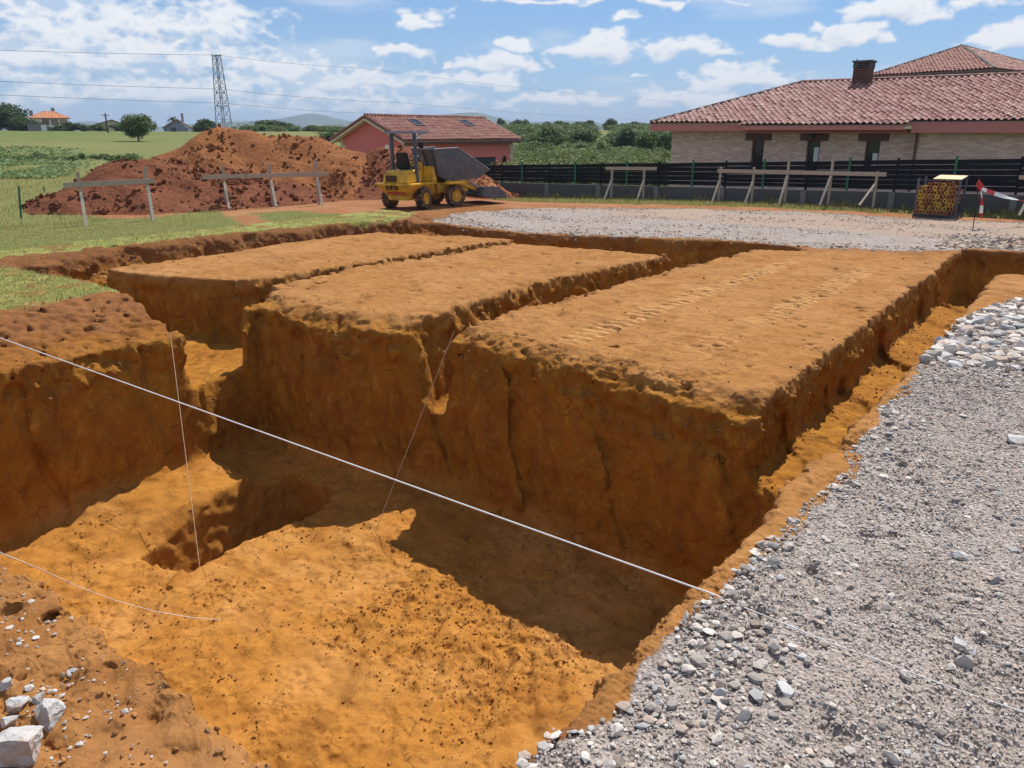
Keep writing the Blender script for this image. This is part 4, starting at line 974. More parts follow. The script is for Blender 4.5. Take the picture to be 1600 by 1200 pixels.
def pink_house():
    t = thing('pink_outbuilding', 'pink rendered gabled outbuilding with dark garage door behind the dumper', 'outbuilding', (-37.1, 39.3, -.9))
    o = -Vector(t.location); l = lambda x, y, z: Vector((x, y, z)) + o
    x0, x1, y0, y1, zb, ze, zr, xr = -40., -34.33, 34.15, 44.6, -.9, 2.3, 3.48, -37.16
    gd0, gd1, gz = 39.7, 42.8, 1.05
    m = MB()
    m.prism([(x0, zb), (x1, zb), (x1, ze), (xr, zr), (x0, ze)], l(0, y0, 0), (1, 0, 0), (0, 0, 1), (0, .25, 0))
    m.prism([(x0, zb), (x1, zb), (x1, ze), (xr, zr), (x0, ze)], l(0, y1-.25, 0), (1, 0, 0), (0, 0, 1), (0, .25, 0))
    yy0, yy1 = y0+.25, y1-.25
    m.box(l(x0+.125, (yy0+yy1)/2, (zb+ze)/2), (.25, yy1-yy0, ze-zb))
    m.box(l(x1-.125, (yy0+gd0)/2, (zb+ze)/2), (.25, gd0-yy0, ze-zb)); m.box(l(x1-.125, (gd1+yy1)/2, (zb+ze)/2), (.25, yy1-gd1, ze-zb)); m.box(l(x1-.125, (gd0+gd1)/2, (gz+ze)/2), (.25, gd1-gd0, ze-gz))
    m.build('wall', P_pink, t)
    m = MB(); m.box(l(x1-.14, (gd0+gd1)/2, (zb+gz)/2), (.06, gd1-gd0, gz-zb))
    for k in range(5): m.box(l(x1-.10, (gd0+gd1)/2, zb + .2 + k*.38), (.03, gd1-gd0-.04, .33))
    m.build('garage_door', paint('dark_door', (.03, .032, .04), .4, .2, 3), t)
    for yq, xq in ((y0, x1), (y1, x1), (y0, x0)):
        m = MB()
        for k in range(9):
            wq = .42 if k % 2 else .26
            sgn = 1 if yq == y0 else -1
            m.box(l(xq - (.0 if xq == x1 else -.0), yq + sgn*wq/2 - sgn*.03, zb + .18 + k*.35), (.08, wq, .32))
            sx = -1 if xq == x1 else 1
            m.box(l(xq + sx*wq/2 - sx*.03, yq, zb + .18 + k*.35), (wq, .08, .32))
        m.build('quoin', P_cream, t)
    sl = (zr-ze)/(x1-xr)
    E = lambda x, y: l(x, y, zr + .06 - sl*abs(x-xr))
    ya, yb = y0-.45, y1+.4
    tile_slope('roof_slope', P_tile_old, t, [E(x1+.5, ya), E(x1+.5, yb), E(xr, yb), E(xr, ya)], .28, .42, .085)
    tile_slope('roof_slope', P_tile_old, t, [E(x0-.5, yb), E(x0-.5, ya), E(xr, ya), E(xr, yb)], .28, .42, .085, 6)
    ridge('ridge_tiles', P_tile_old, t, E(xr, ya) + Vector((0, 0, .07)), E(xr, yb) + Vector((0, 0, .07)), .12)
    for xe in (x1+.5, x0-.5): ridge('verge_tiles', P_tile_old, t, E(xe, ya) + Vector((0, 0, .05)), E(xr, ya) + Vector((0, 0, .05)), .09)
    m = MB()
    for xe in (x1+.42, x0-.42): m.bar(E(xe, ya+.1) - Vector((0, 0, .16)), E(xr, ya+.1) - Vector((0, 0, .16)), .4, .10)
    m.build('bargeboard', P_cream, t)
    m = MB(); m.bar(E(x1+.42, ya) - Vector((0, 0, .17)), E(x1+.42, yb) - Vector((0, 0, .17)), .12, .14); m.build('gutter', P_brown, t)
    for yc in (37.0, 41.9):
        m = MB(); c = E(xr+1.0, yc); u = Vector((1, 0, -sl)).normalized(); nn = Vector((sl, 0, 1)).normalized()
        for a, b in (((-.45, -.35), (.45, -.35)), ((.45, -.35), (.45, .35)), ((.45, .35), (-.45, .35)), ((-.45, .35), (-.45, -.35))):
            m.bar(c + u*a[0] + Vector((0, a[1], 0)) + nn*.1, c + u*b[0] + Vector((0, b[1], 0)) + nn*.1, .08, .12, nn)
        sk = m.build('skylight', P_grey_roof, t)
        m = MB(); m.add([c + u*a + Vector((0, b, 0)) + nn*.13 for a, b in ((-.42, -.32), (.42, -.32), (.42, .32), (-.42, .32))] + [c + u*a + Vector((0, b, 0)) + nn*.11 for a, b in ((-.42, -.32), (.42, -.32), (.42, .32), (-.42, .32))], [(0, 1, 2, 3), (7, 6, 5, 4), (0, 4, 5, 1), (1, 5, 6, 2), (2, 6, 7, 3), (3, 7, 4, 0)]); m.build('pane', P_glass, sk)
    m = MB(); m.box(l(x1+.05, 43.6, .75), (.1, .12, .1)); m.lathe([(0, .32), (.12, .2), (.11, -.15), (.05, -.25), (0, -.26)], l(x1+.14, 43.6, .8), (0, 0, 1), 10); m.build('wall_lamp', P_black, t)
pink_house()

# ------------------------------------------------------------------ fence on its concrete wall
FBZ = lambda x: -.34 + (x + 24.7)*(.42/22.2)
FTZ = lambda x: 1.11 + (x + 24.7)*(.76/22.2)
def boundary():
    XL, XR = -28.0, 2.2
    t = thing('concrete_wall', 'low grey concrete wall carrying the black slat fence', 'wall', (XL, 31, FBZ(XL)))
    o = -Vector(t.location)
    m = MB(); P = lambda x, z, y: Vector((x, y, z)) + o
    vs = [P(x, z, y) for x in (XL, XR) for z in (FBZ(x)-.3, FBZ(x)+.62) for y in (30.94, 31.14)]
    m.add(vs, [(0, 1, 3, 2), (4, 6, 7, 5), (0, 4, 5, 1), (2, 3, 7, 6), (0, 2, 6, 4), (1, 5, 7, 3)]); m.build('wall_panel', P_concrete, t)
    blacks = [735, 783, 858, 939, 1030, 1134, 1262, 1402, 1595]; greens = [817, 900, 981, 1084, 1195, 1328, 1494]
    bx = [at_y(p, 260, 31.05).x for p in blacks]; gx_ = [at_y(p, 260, 31.05).x for p in greens]
    P_pale = paint('pale_concrete', (.22, .215, .205), .9, .15, 4, bump=.4)
    for x in bx[1:]:
        m = MB(); m.box(P(x, FBZ(x)+.15, 30.9), (.2, .12, .9)); m.build('pilaster', P_pale, t)
    f = thing('slat_fence', 'long black horizontal slat fence with green posts on the low concrete wall', 'fence', (XL, 31.05, FBZ(XL)+.62))
    o = -Vector(f.location); P = lambda x, y, z: Vector((x, y, z)) + o
    xs = sorted(bx + gx_); xs = [XL+.1] + xs + [XR-.1]
    r = random.Random(4)
    for a, b in zip(xs[:-1], xs[1:]):
        n = max(5, round((FTZ((a+b)/2) - FBZ((a+b)/2) - .62)/.185)); m = MB()
        for k in range(n):
            z = lambda x: FBZ(x) + .70 + (FTZ(x) - FBZ(x) - .70)*(k + .5)/n
            hgt = (FTZ(a) - FBZ(a) - .70)/n - .010 + r.uniform(-.007, .006)
            j = r.uniform(-.01, .01)
            m.bar(P(a+.01, 31.05, z(a)+j), P(b-.01, 31.05, z(b)+j*.3), .022, hgt)
        m.build('slat_panel', P_slat, f)
    for x in bx:
        m = MB(); m.box(P(x, 31.10, (FBZ(x)+.62+FTZ(x))/2+.03), (.07, .07, FTZ(x)-FBZ(x)-.56)); m.build('post', P_slat, f)
    for x in gx_:
        m = MB(); m.box(P(x, 31.0, (FBZ(x)+.62+FTZ(x))/2+.06), (.075, .06, FTZ(x)-FBZ(x)-.52), 0)
        q = m.build('post', P_green, f); q['label'] = 'green metal post in front of the slats'
boundary()

# ------------------------------------------------------------------ plank frames that mark out the dig
def frame(label, posts, board, brace_dir, group='plank setting-out frames around the dig', lit=P_wood_lit, bh=.15, extra=()):
    """posts: (x, y, ground z, height, brace?) ; board: (a, b)"""
    c = Vector(posts[0][:3]); t = thing('plank_frame', label, 'plank frame', c, 0, group)
    for x, y, z, h, br in posts:
        b = Vector((x, y, z)) - c; jx = random.uniform(-.02, .02)
        m = MB(); m.bar(b - Vector((0, 0, .25)), b + Vector((jx, 0, h)), .085, .07, (0, 1, 0)); m.build('post', P_wood, t, .006)
        if br:
            d = Vector(br); m = MB(); m.bar(b + Vector((d.x*.08, d.y*.08, h*.62)), b + Vector((d.x, d.y, -.06)), .03, .09, d.cross(Vector((0, 0, 1)))); m.build('brace', lit, t, .004)
    a, b = board; a = Vector(a) - c; b = Vector(b) - c
    m = MB(); m.bar(a, b, .03, bh); m.build('board', P_wood, t, .004)
    return t
def lp(px, py, top): p = at(px, py, 0); Y = -p.x*math.sin(YAW) + p.y*math.cos(YAW); return p, (py - top)*Y/1337
def left_frames():
    p1, h1 = lp(135, 352, 264); p2, h2 = lp(238, 343, 256)
    br = (.55, -.25, 0)
    bz = 1.2; a = p1 + (p1-p2).normalized()*.45; b = p2 + (p2-p1).normalized()*.25
    off = Vector((.07, -.04, 0))
    frame('grey plank frame with two posts in front of the low dark red heap', [(p1.x, p1.y, 0, h1, br), (p2.x, p2.y, 0, h2, br)], (a + Vector((0, 0, bz)) + off, b + Vector((0, 0, bz)) + off), br)
    ps = [lp(355, 327, 256), lp(427, 323, 252), lp(498, 320, 246)]
    a = ps[0][0] + (ps[0][0]-ps[2][0]).normalized()*.75; b = ps[2][0] + (ps[2][0]-ps[0][0]).normalized()*.45
    frame('grey plank frame with three posts in front of the tall orange heap', [(p.x, p.y, 0, h, br) for p, h in ps], (a + Vector((0, 0, 1.16)) + off, b + Vector((0, 0, 1.14)) + off), br)
left_frames()
def right_frames():
    Yf = 30.35
    def bp(px, py, top):
        p = at_y(px, py, Yf); q = at_y(px, top, Yf); return p, q.z - p.z
    def fr(label, posts, board, bh):
        L = []
        for px, py, top, bpx in posts:
            p, h = bp(px, py, top); d = at_y(bpx, py + 1, Yf - .55) - p
            L.append((p.x, p.y, p.z, h, (d.x, d.y, 0)))
        a = at_y(board[0], board[1], Yf-.07); b = at_y(board[2], board[3], Yf-.07)
        frame(label, L, (a, b), None, bh=bh)
    fr('short plank frame with two legs, leftmost in front of the black fence', [(955, 309, 264, 944), (1005, 310, 264, 995)], (946, 263, 1026, 263.5), .13)
    fr('long plank frame with five posts in front of the brick house', [(1122, 317, 261, 1111), (1174, 317, 261, 1163), (1226, 317, 249, 1217), (1294, 317, 248, 1281), (1365, 317, 268, 1343)], (1121, 267, 1385, 272.5), .14)
    fr('plank frame cut by the right picture edge beside the red and white tape', [(1608, 332, 272, 1593), (1680, 334, 274, 1664)], (1592, 277, 1700, 281), .13)
right_frames()

# ------------------------------------------------------------------ rack of props
def props():
    L = at_y(1428, 331, 28.9); Rr = at_y(1490, 331, 28.9); z0 = -.02; w = Rr.x - L.x
    cx = (L.x+Rr.x)/2; cy = 29.65; dp = 1.5; hgt = 1.15
    t = thing('prop_rack', 'dark steel stacking rack with four posts holding the yellow props', 'rack', (cx, cy, z0))
    for sx in (-1, 1):
        for sy in (-1, 1): m = MB(); m.box((sx*(w/2+.03), sy*.58, hgt/2+.05), (.06, .06, hgt+.1)); m.build('post', P_frame, t)
    m = MB()
    for sx in (-1, 1): m.box((sx*(w/2+.03), 0, .09), (.05, 1.1, .06))
    for sy in (-1, 1): m.box((0, sy*.58, .09), (w, .06, .05)); m.box((0, sy*.58+.0, .035), (w+.1, .1, .05))
    m.build('base_frame', P_frame, t)
    tn = NT('prop_paint'); oi = tn.new('ShaderNodeObjectInfo'); n = tn.noise(tn.obj(), 14, 4, .6)
    rust = tn.mix(tn.ramp(n, .35, .65), (.20, .07, .03), (.30, .11, .045))
    c = tn.mix(tn.ramp(tn.math('ADD', oi.outputs['Random'], tn.math('MULTIPLY', n, .8)), .5, .85), (.50, .31, .04), rust)
    mp = tn.done(c, .6, tn.bump(n, .3, .01), 0, .35)
    md = paint('dark_hollow', (.012, .01, .009), .9, .2, 5)
    def one():
        s = .066; m = MB(); n_ = 12
        # square end plate with a round hole, front at y=0
        for y, k in ((0, 0), (.008, 1)):
            pass
        outer = []; inner = []
        for i in range(n_):
            a = 2*math.pi*(i + .5)/n_; c_, s_ = math.cos(a), math.sin(a); f = s/max(abs(c_), abs(s_)); outer.append((c_*f, s_*f)); inner.append((c_*.029, s_*.029))
        vs = [(x, y_, z) for y_ in (0, .008) for ring in (outer, inner) for x, z in ring]
        fs = []
        for i in range(n_):
            j = (i+1) % n_
            fs += [(i, j, n_+j, n_+i), (2*n_+j, 2*n_+i, 3*n_+i, 3*n_+j), (i, 2*n_+i, 2*n_+j, j), (n_+j, 3*n_+j, 3*n_+i, n_+i)]
        m.add(vs, fs)
        m.tube([(0, .008, 0), (0, .9, 0)], .031, 10, False); m.tube([(0, .9, 0), (0, 1.46, 0)], .026, 10)
        m.lathe([(.031, .70), (.045, .70), (.045, .82), (.031, .82)], (0, 0, 0), (0, 1, 0), 10)
        o = m.build('steel_prop', mp)
        return tag(o, 'rusty yellow steel prop stacked end-on in the dark rack', 'steel prop', 'yellow steel props stacked in the rack')
    p0 = one(); first = True; r = random.Random(9)
    cols, rows = 10, 8
    for j in range(rows):
        for i in range(cols):
            if j == rows-1 and i in (0, 1, 9): continue
            o = p0 if first else p0.copy()
            if not first: C.objects.link(o)
            first = False
            x = -w/2 + .075 + (w-.15)*(i + (.35 if j % 2 else 0))/(cols-1+.35) + r.uniform(-.012, .012)
            o.location = (cx + x, cy - dp/2 + r.uniform(-.05, .07), z0 + .185 + j*.128 + r.uniform(-.01, .01)); o.rotation_euler = (r.uniform(-.02, .02), r.uniform(0, 1.57), r.uniform(-.03, .03))
    m = MB(); m.box((0, 0, 0), (w*.72, 1.2, .025), 0, Matrix.Rotation(.06, 3, 'X')); o = m.build('plywood_sheet', paint('plywood', (.64, .50, .27), .7, .12, 4), None, .004, loc=(cx+.2, cy+.1, z0 + hgt + .12))
    tag(o, 'yellowish plywood sheet lying on top of the stacked props', 'board')
props()

# ------------------------------------------------------------------ stake and tape
def tape():
    b = at(1521, 356, 0); top = at_depth(1529, 286, -b.x*math.sin(YAW) + b.y*math.cos(YAW))
    m = MB(); m.tube([b - Vector((0, 0, .15)), top], .014, 8); o = m.build('steel_stake', P_black); tag(o, 'thin dark leaning stake that carries the red and white tape', 'stake')
    r = random.Random(3); D0 = -b.x*math.sin(YAW) + b.y*math.cos(YAW)
    t = thing('barrier_tape', 'red and white barrier tape tied to the thin stake, one end hanging', 'barrier tape', top)
    tr = paint('tape_red', (.55, .03, .03), .4, .1, 8); tw = paint('tape_white', (.8, .8, .78), .4, .05, 8)
    def ribbon(pts, widths, side, cuts):
        for k in range(len(pts)-1):
            a = Vector(pts[k]) - top; q = Vector(pts[k+1]) - top; red = cuts[k]
            s0 = Vector(side(k))*widths[k]/2; s1 = Vector(side(k+1))*widths[k+1]/2; nrm = (q-a).cross(s0).normalized()*.003
            m = MB(); m.add([a-s0-nrm, a+s0-nrm, q+s1-nrm, q-s1-nrm, a-s0+nrm, a+s0+nrm, q+s1+nrm, q-s1+nrm], [(3, 2, 1, 0), (4, 5, 6, 7), (0, 1, 5, 4), (1, 2, 6, 5), (2, 3, 7, 6), (3, 0, 4, 7)])
            m.build('red_band' if red else 'white_band', tr if red else tw, t)
    n = 9; end = at_depth(1640, 318, 24.0)
    st = at_depth(1529, 293, D0)
    pts = [st.lerp(end, i/n) - Vector((0, 0, .10*math.sin(math.pi*i/n))) for i in range(n+1)]
    sd_ = lambda k: (0, math.sin(k*.25+.3)*.6, math.cos(k*.25+.3))
    ribbon(pts, [.09 + .11*min(1, k/3) for k in range(n+1)], sd_, [0, 1, 0, 0, 0, 1, 0, 0, 0])
    hp = [at_depth(px, py, D0 - .05) for px, py in ((1529, 291), (1533, 299), (1534, 309), (1534, 321), (1533, 333), (1533, 343))]
    ribbon(hp, [.14, .07, .10, .08, .12, .10], lambda k: (math.cos(k*.9+.3), math.sin(k*.9+.3), 0), [1, 0, 1, 0, 1])
    m = MB(); m.add([Vector(v) for v in ((0, 0, 0), (.16, .02, -.09), (.05, -.05, -.2), (-.06, .03, -.05), (-.01, .02, .12))], [(0, 1, 2), (0, 2, 3), (0, 3, 4), (0, 4, 1), (1, 4, 3), (1, 3, 2)]); m.build('knot', tr, t)
tape()

# ------------------------------------------------------------------ strings
P_string = paint('white_string', (.78, .76, .72), .8, .05, 20)
P_twine = paint('brown_twine', (.55, .40, .27), .85, .15, 20)
def string(name, label, pts, r, mat=P_string, n=1):
    m = MB(); m.tube(pts, r, 6); tag(m.build(name, mat), label, 'string')
y0 = 3.95
A = at_y(0, 528, 3.72); B = Vector((-1.50, 3.94, .045))
pts = [A + (A-B)*.16, A, B]
for px, py in ((1170, 957), (1215, 975), (1290, 1003), (1390, 1040), (1490, 1076), (1590, 1111), (1680, 1140)):
    p = at(px, py, .04); p.z = float(hz(np.array([p.x]), np.array([p.y]))[0]) + .012; pts.append(p)
string('taut_string', 'taut white string crossing the whole dig and running over the gravel', pts, [.006]*3 + [.0034]*(len(pts)-3))
tt = [at(312, 884, -2.72), at_depth(283, 765, 9.6), at_depth(264, 600, 10.6), at_depth(250, 545, 11.0)]
p0 = at(312, 886, -2.75); p1 = Vector((-10.85, 5.75, -.15))
string('hanging_string', 'thin brown string falling from the left bank into the square hole', [p0, p0.lerp(p1, .5) - Vector((0, 0, .05)), p1], .0045, P_twine)
p0 = at(588, 826, -2.58); p1 = Vector((-7.22, 8.02, -.02))
string('corner_string', 'thin brown string running from the notch corner down to the sunlit spur', [p0, p1], .005, P_twine)
L = [(-30, 848, .04), (0, 863, .05), (20, 872, -.02), (60, 888, -.5), (120, 916, -1.3), (180, 938, -1.95), (240, 955, -2.4), (300, 965, -2.60), (350, 969, -2.66)]
string('slack_string', 'slack pale string sagging from the near left bank onto the pit floor', [at(*q) for q in L], .0038)
# ------------------------------------------------------------------ the dumper
def dumper():
    # rear half stands across the view, front half swings to the right (articulated)
    ra = Vector((-20.74, 20.63, 0)); fa = Vector((-20.62, 22.55, 0))
    t = thing('site_dumper', 'yellow articulated site dumper with dark grey skip and loading shovel', 'dumper', ra)
    ah, fh = R(14), R(-14)
    F1 = Vector((-math.sin(ah), math.cos(ah), 0)); L1 = Vector((-F1.y, F1.x, 0)); U = Vector((0, 0, 1))
    F2 = Vector((-math.sin(fh), math.cos(fh), 0)); L2 = Vector((-F2.y, F2.x, 0))
    fo = fa - ra
    r = lambda f, l, z: F1*f + L1*l + U*z
    q = lambda f, l, z: fo + F2*f + L2*l + U*z
    def hexa(m, fr, lo, hi):              # frustum: lo/hi = (f0,f1,l0,l1,z)
        vs = [fr(f, l, z) for (f0, f1, l0, l1, z) in (lo, hi) for f, l in ((f0, l0), (f1, l0), (f1, l1), (f0, l1))]
        m.add(vs, [(3, 2, 1, 0), (4, 5, 6, 7), (0, 1, 5, 4), (1, 2, 6, 5), (2, 3, 7, 6), (3, 0, 4, 7)])
    # chassis: flared rear body
    m = MB(); hexa(m, r, (-.62, .45, -.40, .40, .34), (-.62, .55, -.44, .44, .52)); hexa(m, r, (-.66, .58, -.44, .44, .52), (-.88, .95, -.74, .74, .86)); hexa(m, r, (-.90, .97, -.76, .76, .86), (-.90, .97, -.76, .76, .93))
    ch = m.build('chassis', P_yellow, t, .02)
    # engine hood with grille
    m = MB(); hexa(m, r, (-.80, .28, -.50, .50, .93), (-.76, .24, -.48, .48, 1.26)); hexa(m, r, (-.76, .24, -.48, .48, 1.26), (-.62, .18, -.38, .38, 1.38))
    hd = m.build('engine_hood', P_yellow, t, .03)
    m = MB(); c = r(-.815, .13, 1.10); m.add([c + L1*a + U*b + F1*e for e in (-.012, .02) for a, b in ((-.22, -.11), (.22, -.11), (.22, .11), (-.22, .11))], [(3, 2, 1, 0), (4, 5, 6, 7), (0, 1, 5, 4), (1, 2, 6, 5), (2, 3, 7, 6), (3, 0, 4, 7)])
    for k in range(4): m.bar(c + L1*-.2 + U*(-.08+.055*k) - F1*.018, c + L1*.2 + U*(-.08+.055*k) - F1*.018, .012, .02)
    m.build('grille', paint('grille_brown', (.10, .055, .02), .6, .2, 8), hd)
    # lettering on the tail
    cu = bpy.data.curves.new('tail_letters', 'FONT'); cu.body = 'DRD'; cu.size = .22; cu.extrude = .006; cu.align_x = 'CENTER'; cu.align_y = 'CENTER'; cu.offset = .008; cu.space_character = 1.25
    tmp = bpy.data.objects.new('tmp', cu); C.objects.link(tmp); bpy.context.view_layer.update()
    me = bpy.data.meshes.new_from_object(tmp.evaluated_get(bpy.context.evaluated_depsgraph_get())); bpy.data.objects.remove(tmp)
    me.materials.clear(); me.materials.append(P_black); me.name = 'tail_letters'
    lt = link('tail_letters', me, t)
    n = (r(-.88, 0, .86) - r(-.66, 0, .52)).normalized(); zx = -L1; zy = n; zz = zx.cross(zy)
    lt.rotation_euler = Matrix((zx, zy, zz)).transposed().to_euler(); lt.location = r(-.842, .08, .79) + zz*.018
    m = MB()
    for sx in (-1, 1): pass
    m.bar(r(-.735, -.42, .60) - F1*.012, r(-.735, .34, .60) - F1*.012, .03, .075); m.build('tail_lights', P_red, t)
    # seat
    m = MB(); hexa(m, r, (-.10, .40, -.26, .26, 1.38), (-.10, .40, -.26, .26, 1.50)); hexa(m, r, (-.18, -.04, -.27, .27, 1.42), (-.30, -.18, -.22, .22, 1.98))
    m.build('seat', P_black, t, .025)
    m = MB()
    for s_ in (-1, 1): m.tube([r(-.2, s_*.32, 1.4), r(-.1, s_*.33, 1.66), r(.22, s_*.33, 1.68)], .022, 8)
    for o_, s_ in zip(('a', 'b'), (-1, 1)):
        m = MB(); m.tube([r(-.2, s_*.32, 1.38), r(-.1, s_*.33, 1.62), r(.22, s_*.33, 1.66)], .024, 8); m.build('armrest', P_frame, t)
    # roll bar with flat canopy
    for s_ in (-1, 1):
        m = MB(); m.bar(r(-.05 , s_*.50, .95), r(-.12, s_*.47, 2.62), .12, .10); m.build('roll_bar_leg', P_frame, t, .012)
    m = MB(); hexa(m, r, (-.42, .72, -.60, .60, 2.62), (-.42, .72, -.60, .60, 2.70)); m.build('canopy', paint('canopy_grey', (.22, .25, .31), .4, .12, 5), t, .015)
    m = MB(); m.bar(r(-.1, -.47, 2.42), r(.45, -.47, 2.62), .06, .06); m.build('canopy_strut', P_white, t)
    m = MB(); m.lathe([(0, 0), (.07, .0), (.08, .08), (0, .1)], r(-.2, .58, 2.16), -F1, 12); m.build('work_lamp', P_white, t)
    m = MB(); hexa(m, r, (.02, .05, -.74, -.56, 2.12), (.02, .05, -.74, -.56, 2.32)); m.tube([r(-.08, -.48, 2.2), r(.03, -.60, 2.22)], .015, 6); m.build('mirror', P_black, t)
    # steering console and wheel
    m = MB(); hexa(m, r, (.62, .98, -.34, .26, .93), (.50, .72, -.28, .20, 1.62)); m.build('console', P_yellow, t, .03)
    m = MB(); hexa(m, r, (.70, 1.06, -.72, -.30, .93), (.66, .92, -.66, -.34, 1.48)); cs = m.build('side_tank', P_yellow, t, .03)
    m = MB(); c = r(.46, -.06, 1.80); ax = (F1*-.5 + U*.85).normalized(); x = L1; y = ax.cross(x)
    m.tube([c + (x*math.cos(a) + y*math.sin(a))*.19 for a in [2*math.pi*i/20 for i in range(21)]], .016, 8)
    for k in range(3): a = 2*math.pi*k/3; m.tube([c, c + (x*math.cos(a) + y*math.sin(a))*.19], .012, 6)
    m.tube([c, c - ax*.28], .03, 8); m.build('steering_wheel', P_black, t)
    m = MB(); m.tube([r(.52, -.36, 1.45), r(.46, -.40, 1.78)], .012, 6); m.build('lever', P_steel, t)
    # front frame
    m = MB(); m.bar(r(.7, 0, .62), q(-.55, 0, .62), .34, .26); m.tube([q(-.62, 0, .42), q(-.62, 0, .86)], .12, 12); hexa(m, q, (-.55, .85, -.34, .34, .50), (-.55, .85, -.34, .34, .86)); m.build('front_frame', P_yellow, t, .012)
    m = MB()
    for s_ in (-1, 1): hexa(m, q, (-.42, .42, s_*.72-.16, s_*.72+.16, .84), (-.30, .36, s_*.72-.16, s_*.72+.16, .92))
    for s_ in (-1, 1):
        m = MB(); hexa(m, q, (-.46, .46, s_*.70-.17, s_*.70+.17, .83), (-.30, .36, s_*.70-.17, s_*.70+.17, .93)); m.build('mudguard', P_yellow, t, .01)
    # skip: open hopper, high back, long sloping lip
    def shell(m, prof, w0, w1, th):       # closed profile (f,z) extruded across, hollow
        pass
    bk, bw = .80, .80
    prof = [(-.62, 1.12), (-.95, 2.06), (.10, 2.10), (1.55, 1.28), (1.05, .98), (-.25, .95)]
    bot = [.56, .80, .80, .80, .72, .62]
    m = MB(); n = len(prof)
    # outer skin: sides + back + bottom + front lip ; inner skin offset; open top between points 1-2-3
    inn = [(-.56, 1.17), (-.88, 2.055), (.10, 2.095), (1.48, 1.30), (1.02, 1.04), (-.22, 1.01)]
    vs = []
    for s_ in (-1, 1):
        vs += [q(f, s_*w, z) for (f, z), w in zip(prof, bot)]
        vs += [q(f, s_*(w-.04), z) for (f, z), w in zip(inn, bot)]
    fs = []
    a0, a1, b0, b1 = 0, n, 2*n, 3*n       # left outer, left inner, right outer, right inner
    fs += [tuple(range(a0, a0+n)), tuple(range(b0, b0+n))[::-1], tuple(range(a1, a1+n))[::-1], tuple(range(b1, b1+n))]
    for i in (0, 3, 4, 5):
        j = (i+1) % n; fs += [(a0+i, a0+j, b0+j, b0+i), (a1+j, a1+i, b1+i, b1+j)]
    for i in (1, 2):
        j = i+1; fs += [(a0+i, a0+j, a1+j, a1+i), (b0+j, b0+i, b1+i, b1+j)]
    fs += [(a0+1, a1+1, b1+1, b0+1), (a0+3, b0+3, b1+3, a1+3)]
    m.add(vs, fs); sk = m.build('skip', P_skip, t)
    m = MB(); m.tube([q(-.95, -.80, 2.07), q(-.95, .80, 2.07)], .035, 8)
    for s_ in (-1, 1): m.tube([q(-.95, s_*.80, 2.07), q(.10, s_*.80, 2.11), q(1.55, s_*.80, 1.29)], .035, 8)
    m.build('rim', paint('worn_rim', (.14, .145, .155), .45, .25, 5), sk)
    m = MB()
    for s_ in (-.5, 0, .5): m.bar(q(-.64, s_*.9, 1.16), q(-.93, s_*1.2, 2.0), .06, .04)
    for s_ in (-.5, 0, .5):
        m = MB(); m.bar(q(-.66, s_*.9, 1.16), q(-.96, s_*1.2, 2.0), .06, .04); m.build('rib', P_skip, sk)
    for s_ in (-1, 1):
        m = MB(); m.tube([q(-.40, s_*.22, .70), q(.05, s_*.22, .86)], .055, 10); m.tube([q(.05, s_*.22, .86), q(.5, s_*.22, 1.0)], .032, 8); m.build('tipping_ram', P_steel, t)
        m = MB(); m.tube([q(.55, s_*.52, .98), q(.95, s_*.52, .82), q(1.22, s_*.52, .60)], .035, 8); m.build('shovel_ram', P_steel, t)
        m = MB(); m.tube([r(.85, s_*.14, .95), r(1.05, s_*.2, 1.12), q(-.55, s_*.24, .98), q(-.35, s_*.22, .74)], .016, 6); m.build('hydraulic_hose', P_black, t)
    # loading shovel
    prof = [(1.25, .62), (1.12, .30), (1.40, .18), (2.25, .16), (2.40, .22), (2.36, .27), (1.5, .27), (1.24, .36), (1.34, .62)]
    for nm in ('shovel',):
        m = MB(); m.prism(prof, q(0, -.88, .05), F2, U, L2*1.76)
        for s_ in (-1, 1): m.prism([(1.28, .64), (1.14, .30), (1.40, .20), (2.30, .20), (2.30, .34), (1.9, .60)], q(0, s_*.88-.015, .05), F2, U, L2*.03)
        sh = m.build('shovel', P_skip, t)
    m = MB(); m.bar(q(2.37, -.88, .22), q(2.37, .88, .22), .08, .05); m.build('cutting_edge', P_steel, sh)
    for s_ in (-1, 1):
        m = MB(); m.bar(q(.45, s_*.36, .82), q(1.25, s_*.36, .55), .09, .12); m.build('lift_arm', P_yellow, t, .008)
    # wheels
    def wheel(c, ax):
        Rr, wd = .39, .30
        m = MB(); m.lathe([(.21, -wd*.42), (.30, -wd*.5), (.36, -wd*.46), (Rr, -wd*.34), (Rr+.004, 0), (Rr, wd*.34), (.36, wd*.46), (.30, wd*.5), (.21, wd*.42)], c, ax, 36)
        x = U.cross(ax).normalized(); y = ax.cross(x)
        for k in range(18):                # tread lugs
            for sgn in (-1, 1):
                a = 2*math.pi*(k + (.5 if sgn > 0 else 0))/18; rd = x*math.cos(a) + y*math.sin(a); tg = -x*math.sin(a) + y*math.cos(a)
                m.bar(c + rd*(Rr-.005) + ax*(sgn*.015), c + rd*(Rr-.03) + ax*(sgn*wd*.47) + tg*.07, .045, .05, rd)
        ty = m.build('wheel', P_rubber, t)
        ty.data.polygons.foreach_set('use_smooth', [True]*len(ty.data.polygons)); ty.data.set_sharp_from_angle(angle=R(35))
        m = MB()
        for sgn in (-1, 1): m.lathe([(.22, sgn*wd*.44), (.235, sgn*wd*.40), (.19, sgn*wd*.34), (.17, sgn*wd*.16), (.09, sgn*wd*.14), (.085, sgn*wd*.30), (0, sgn*wd*.31)], c, ax, 24)
        rm = m.build('rim', P_yellow, ty, smooth=True)
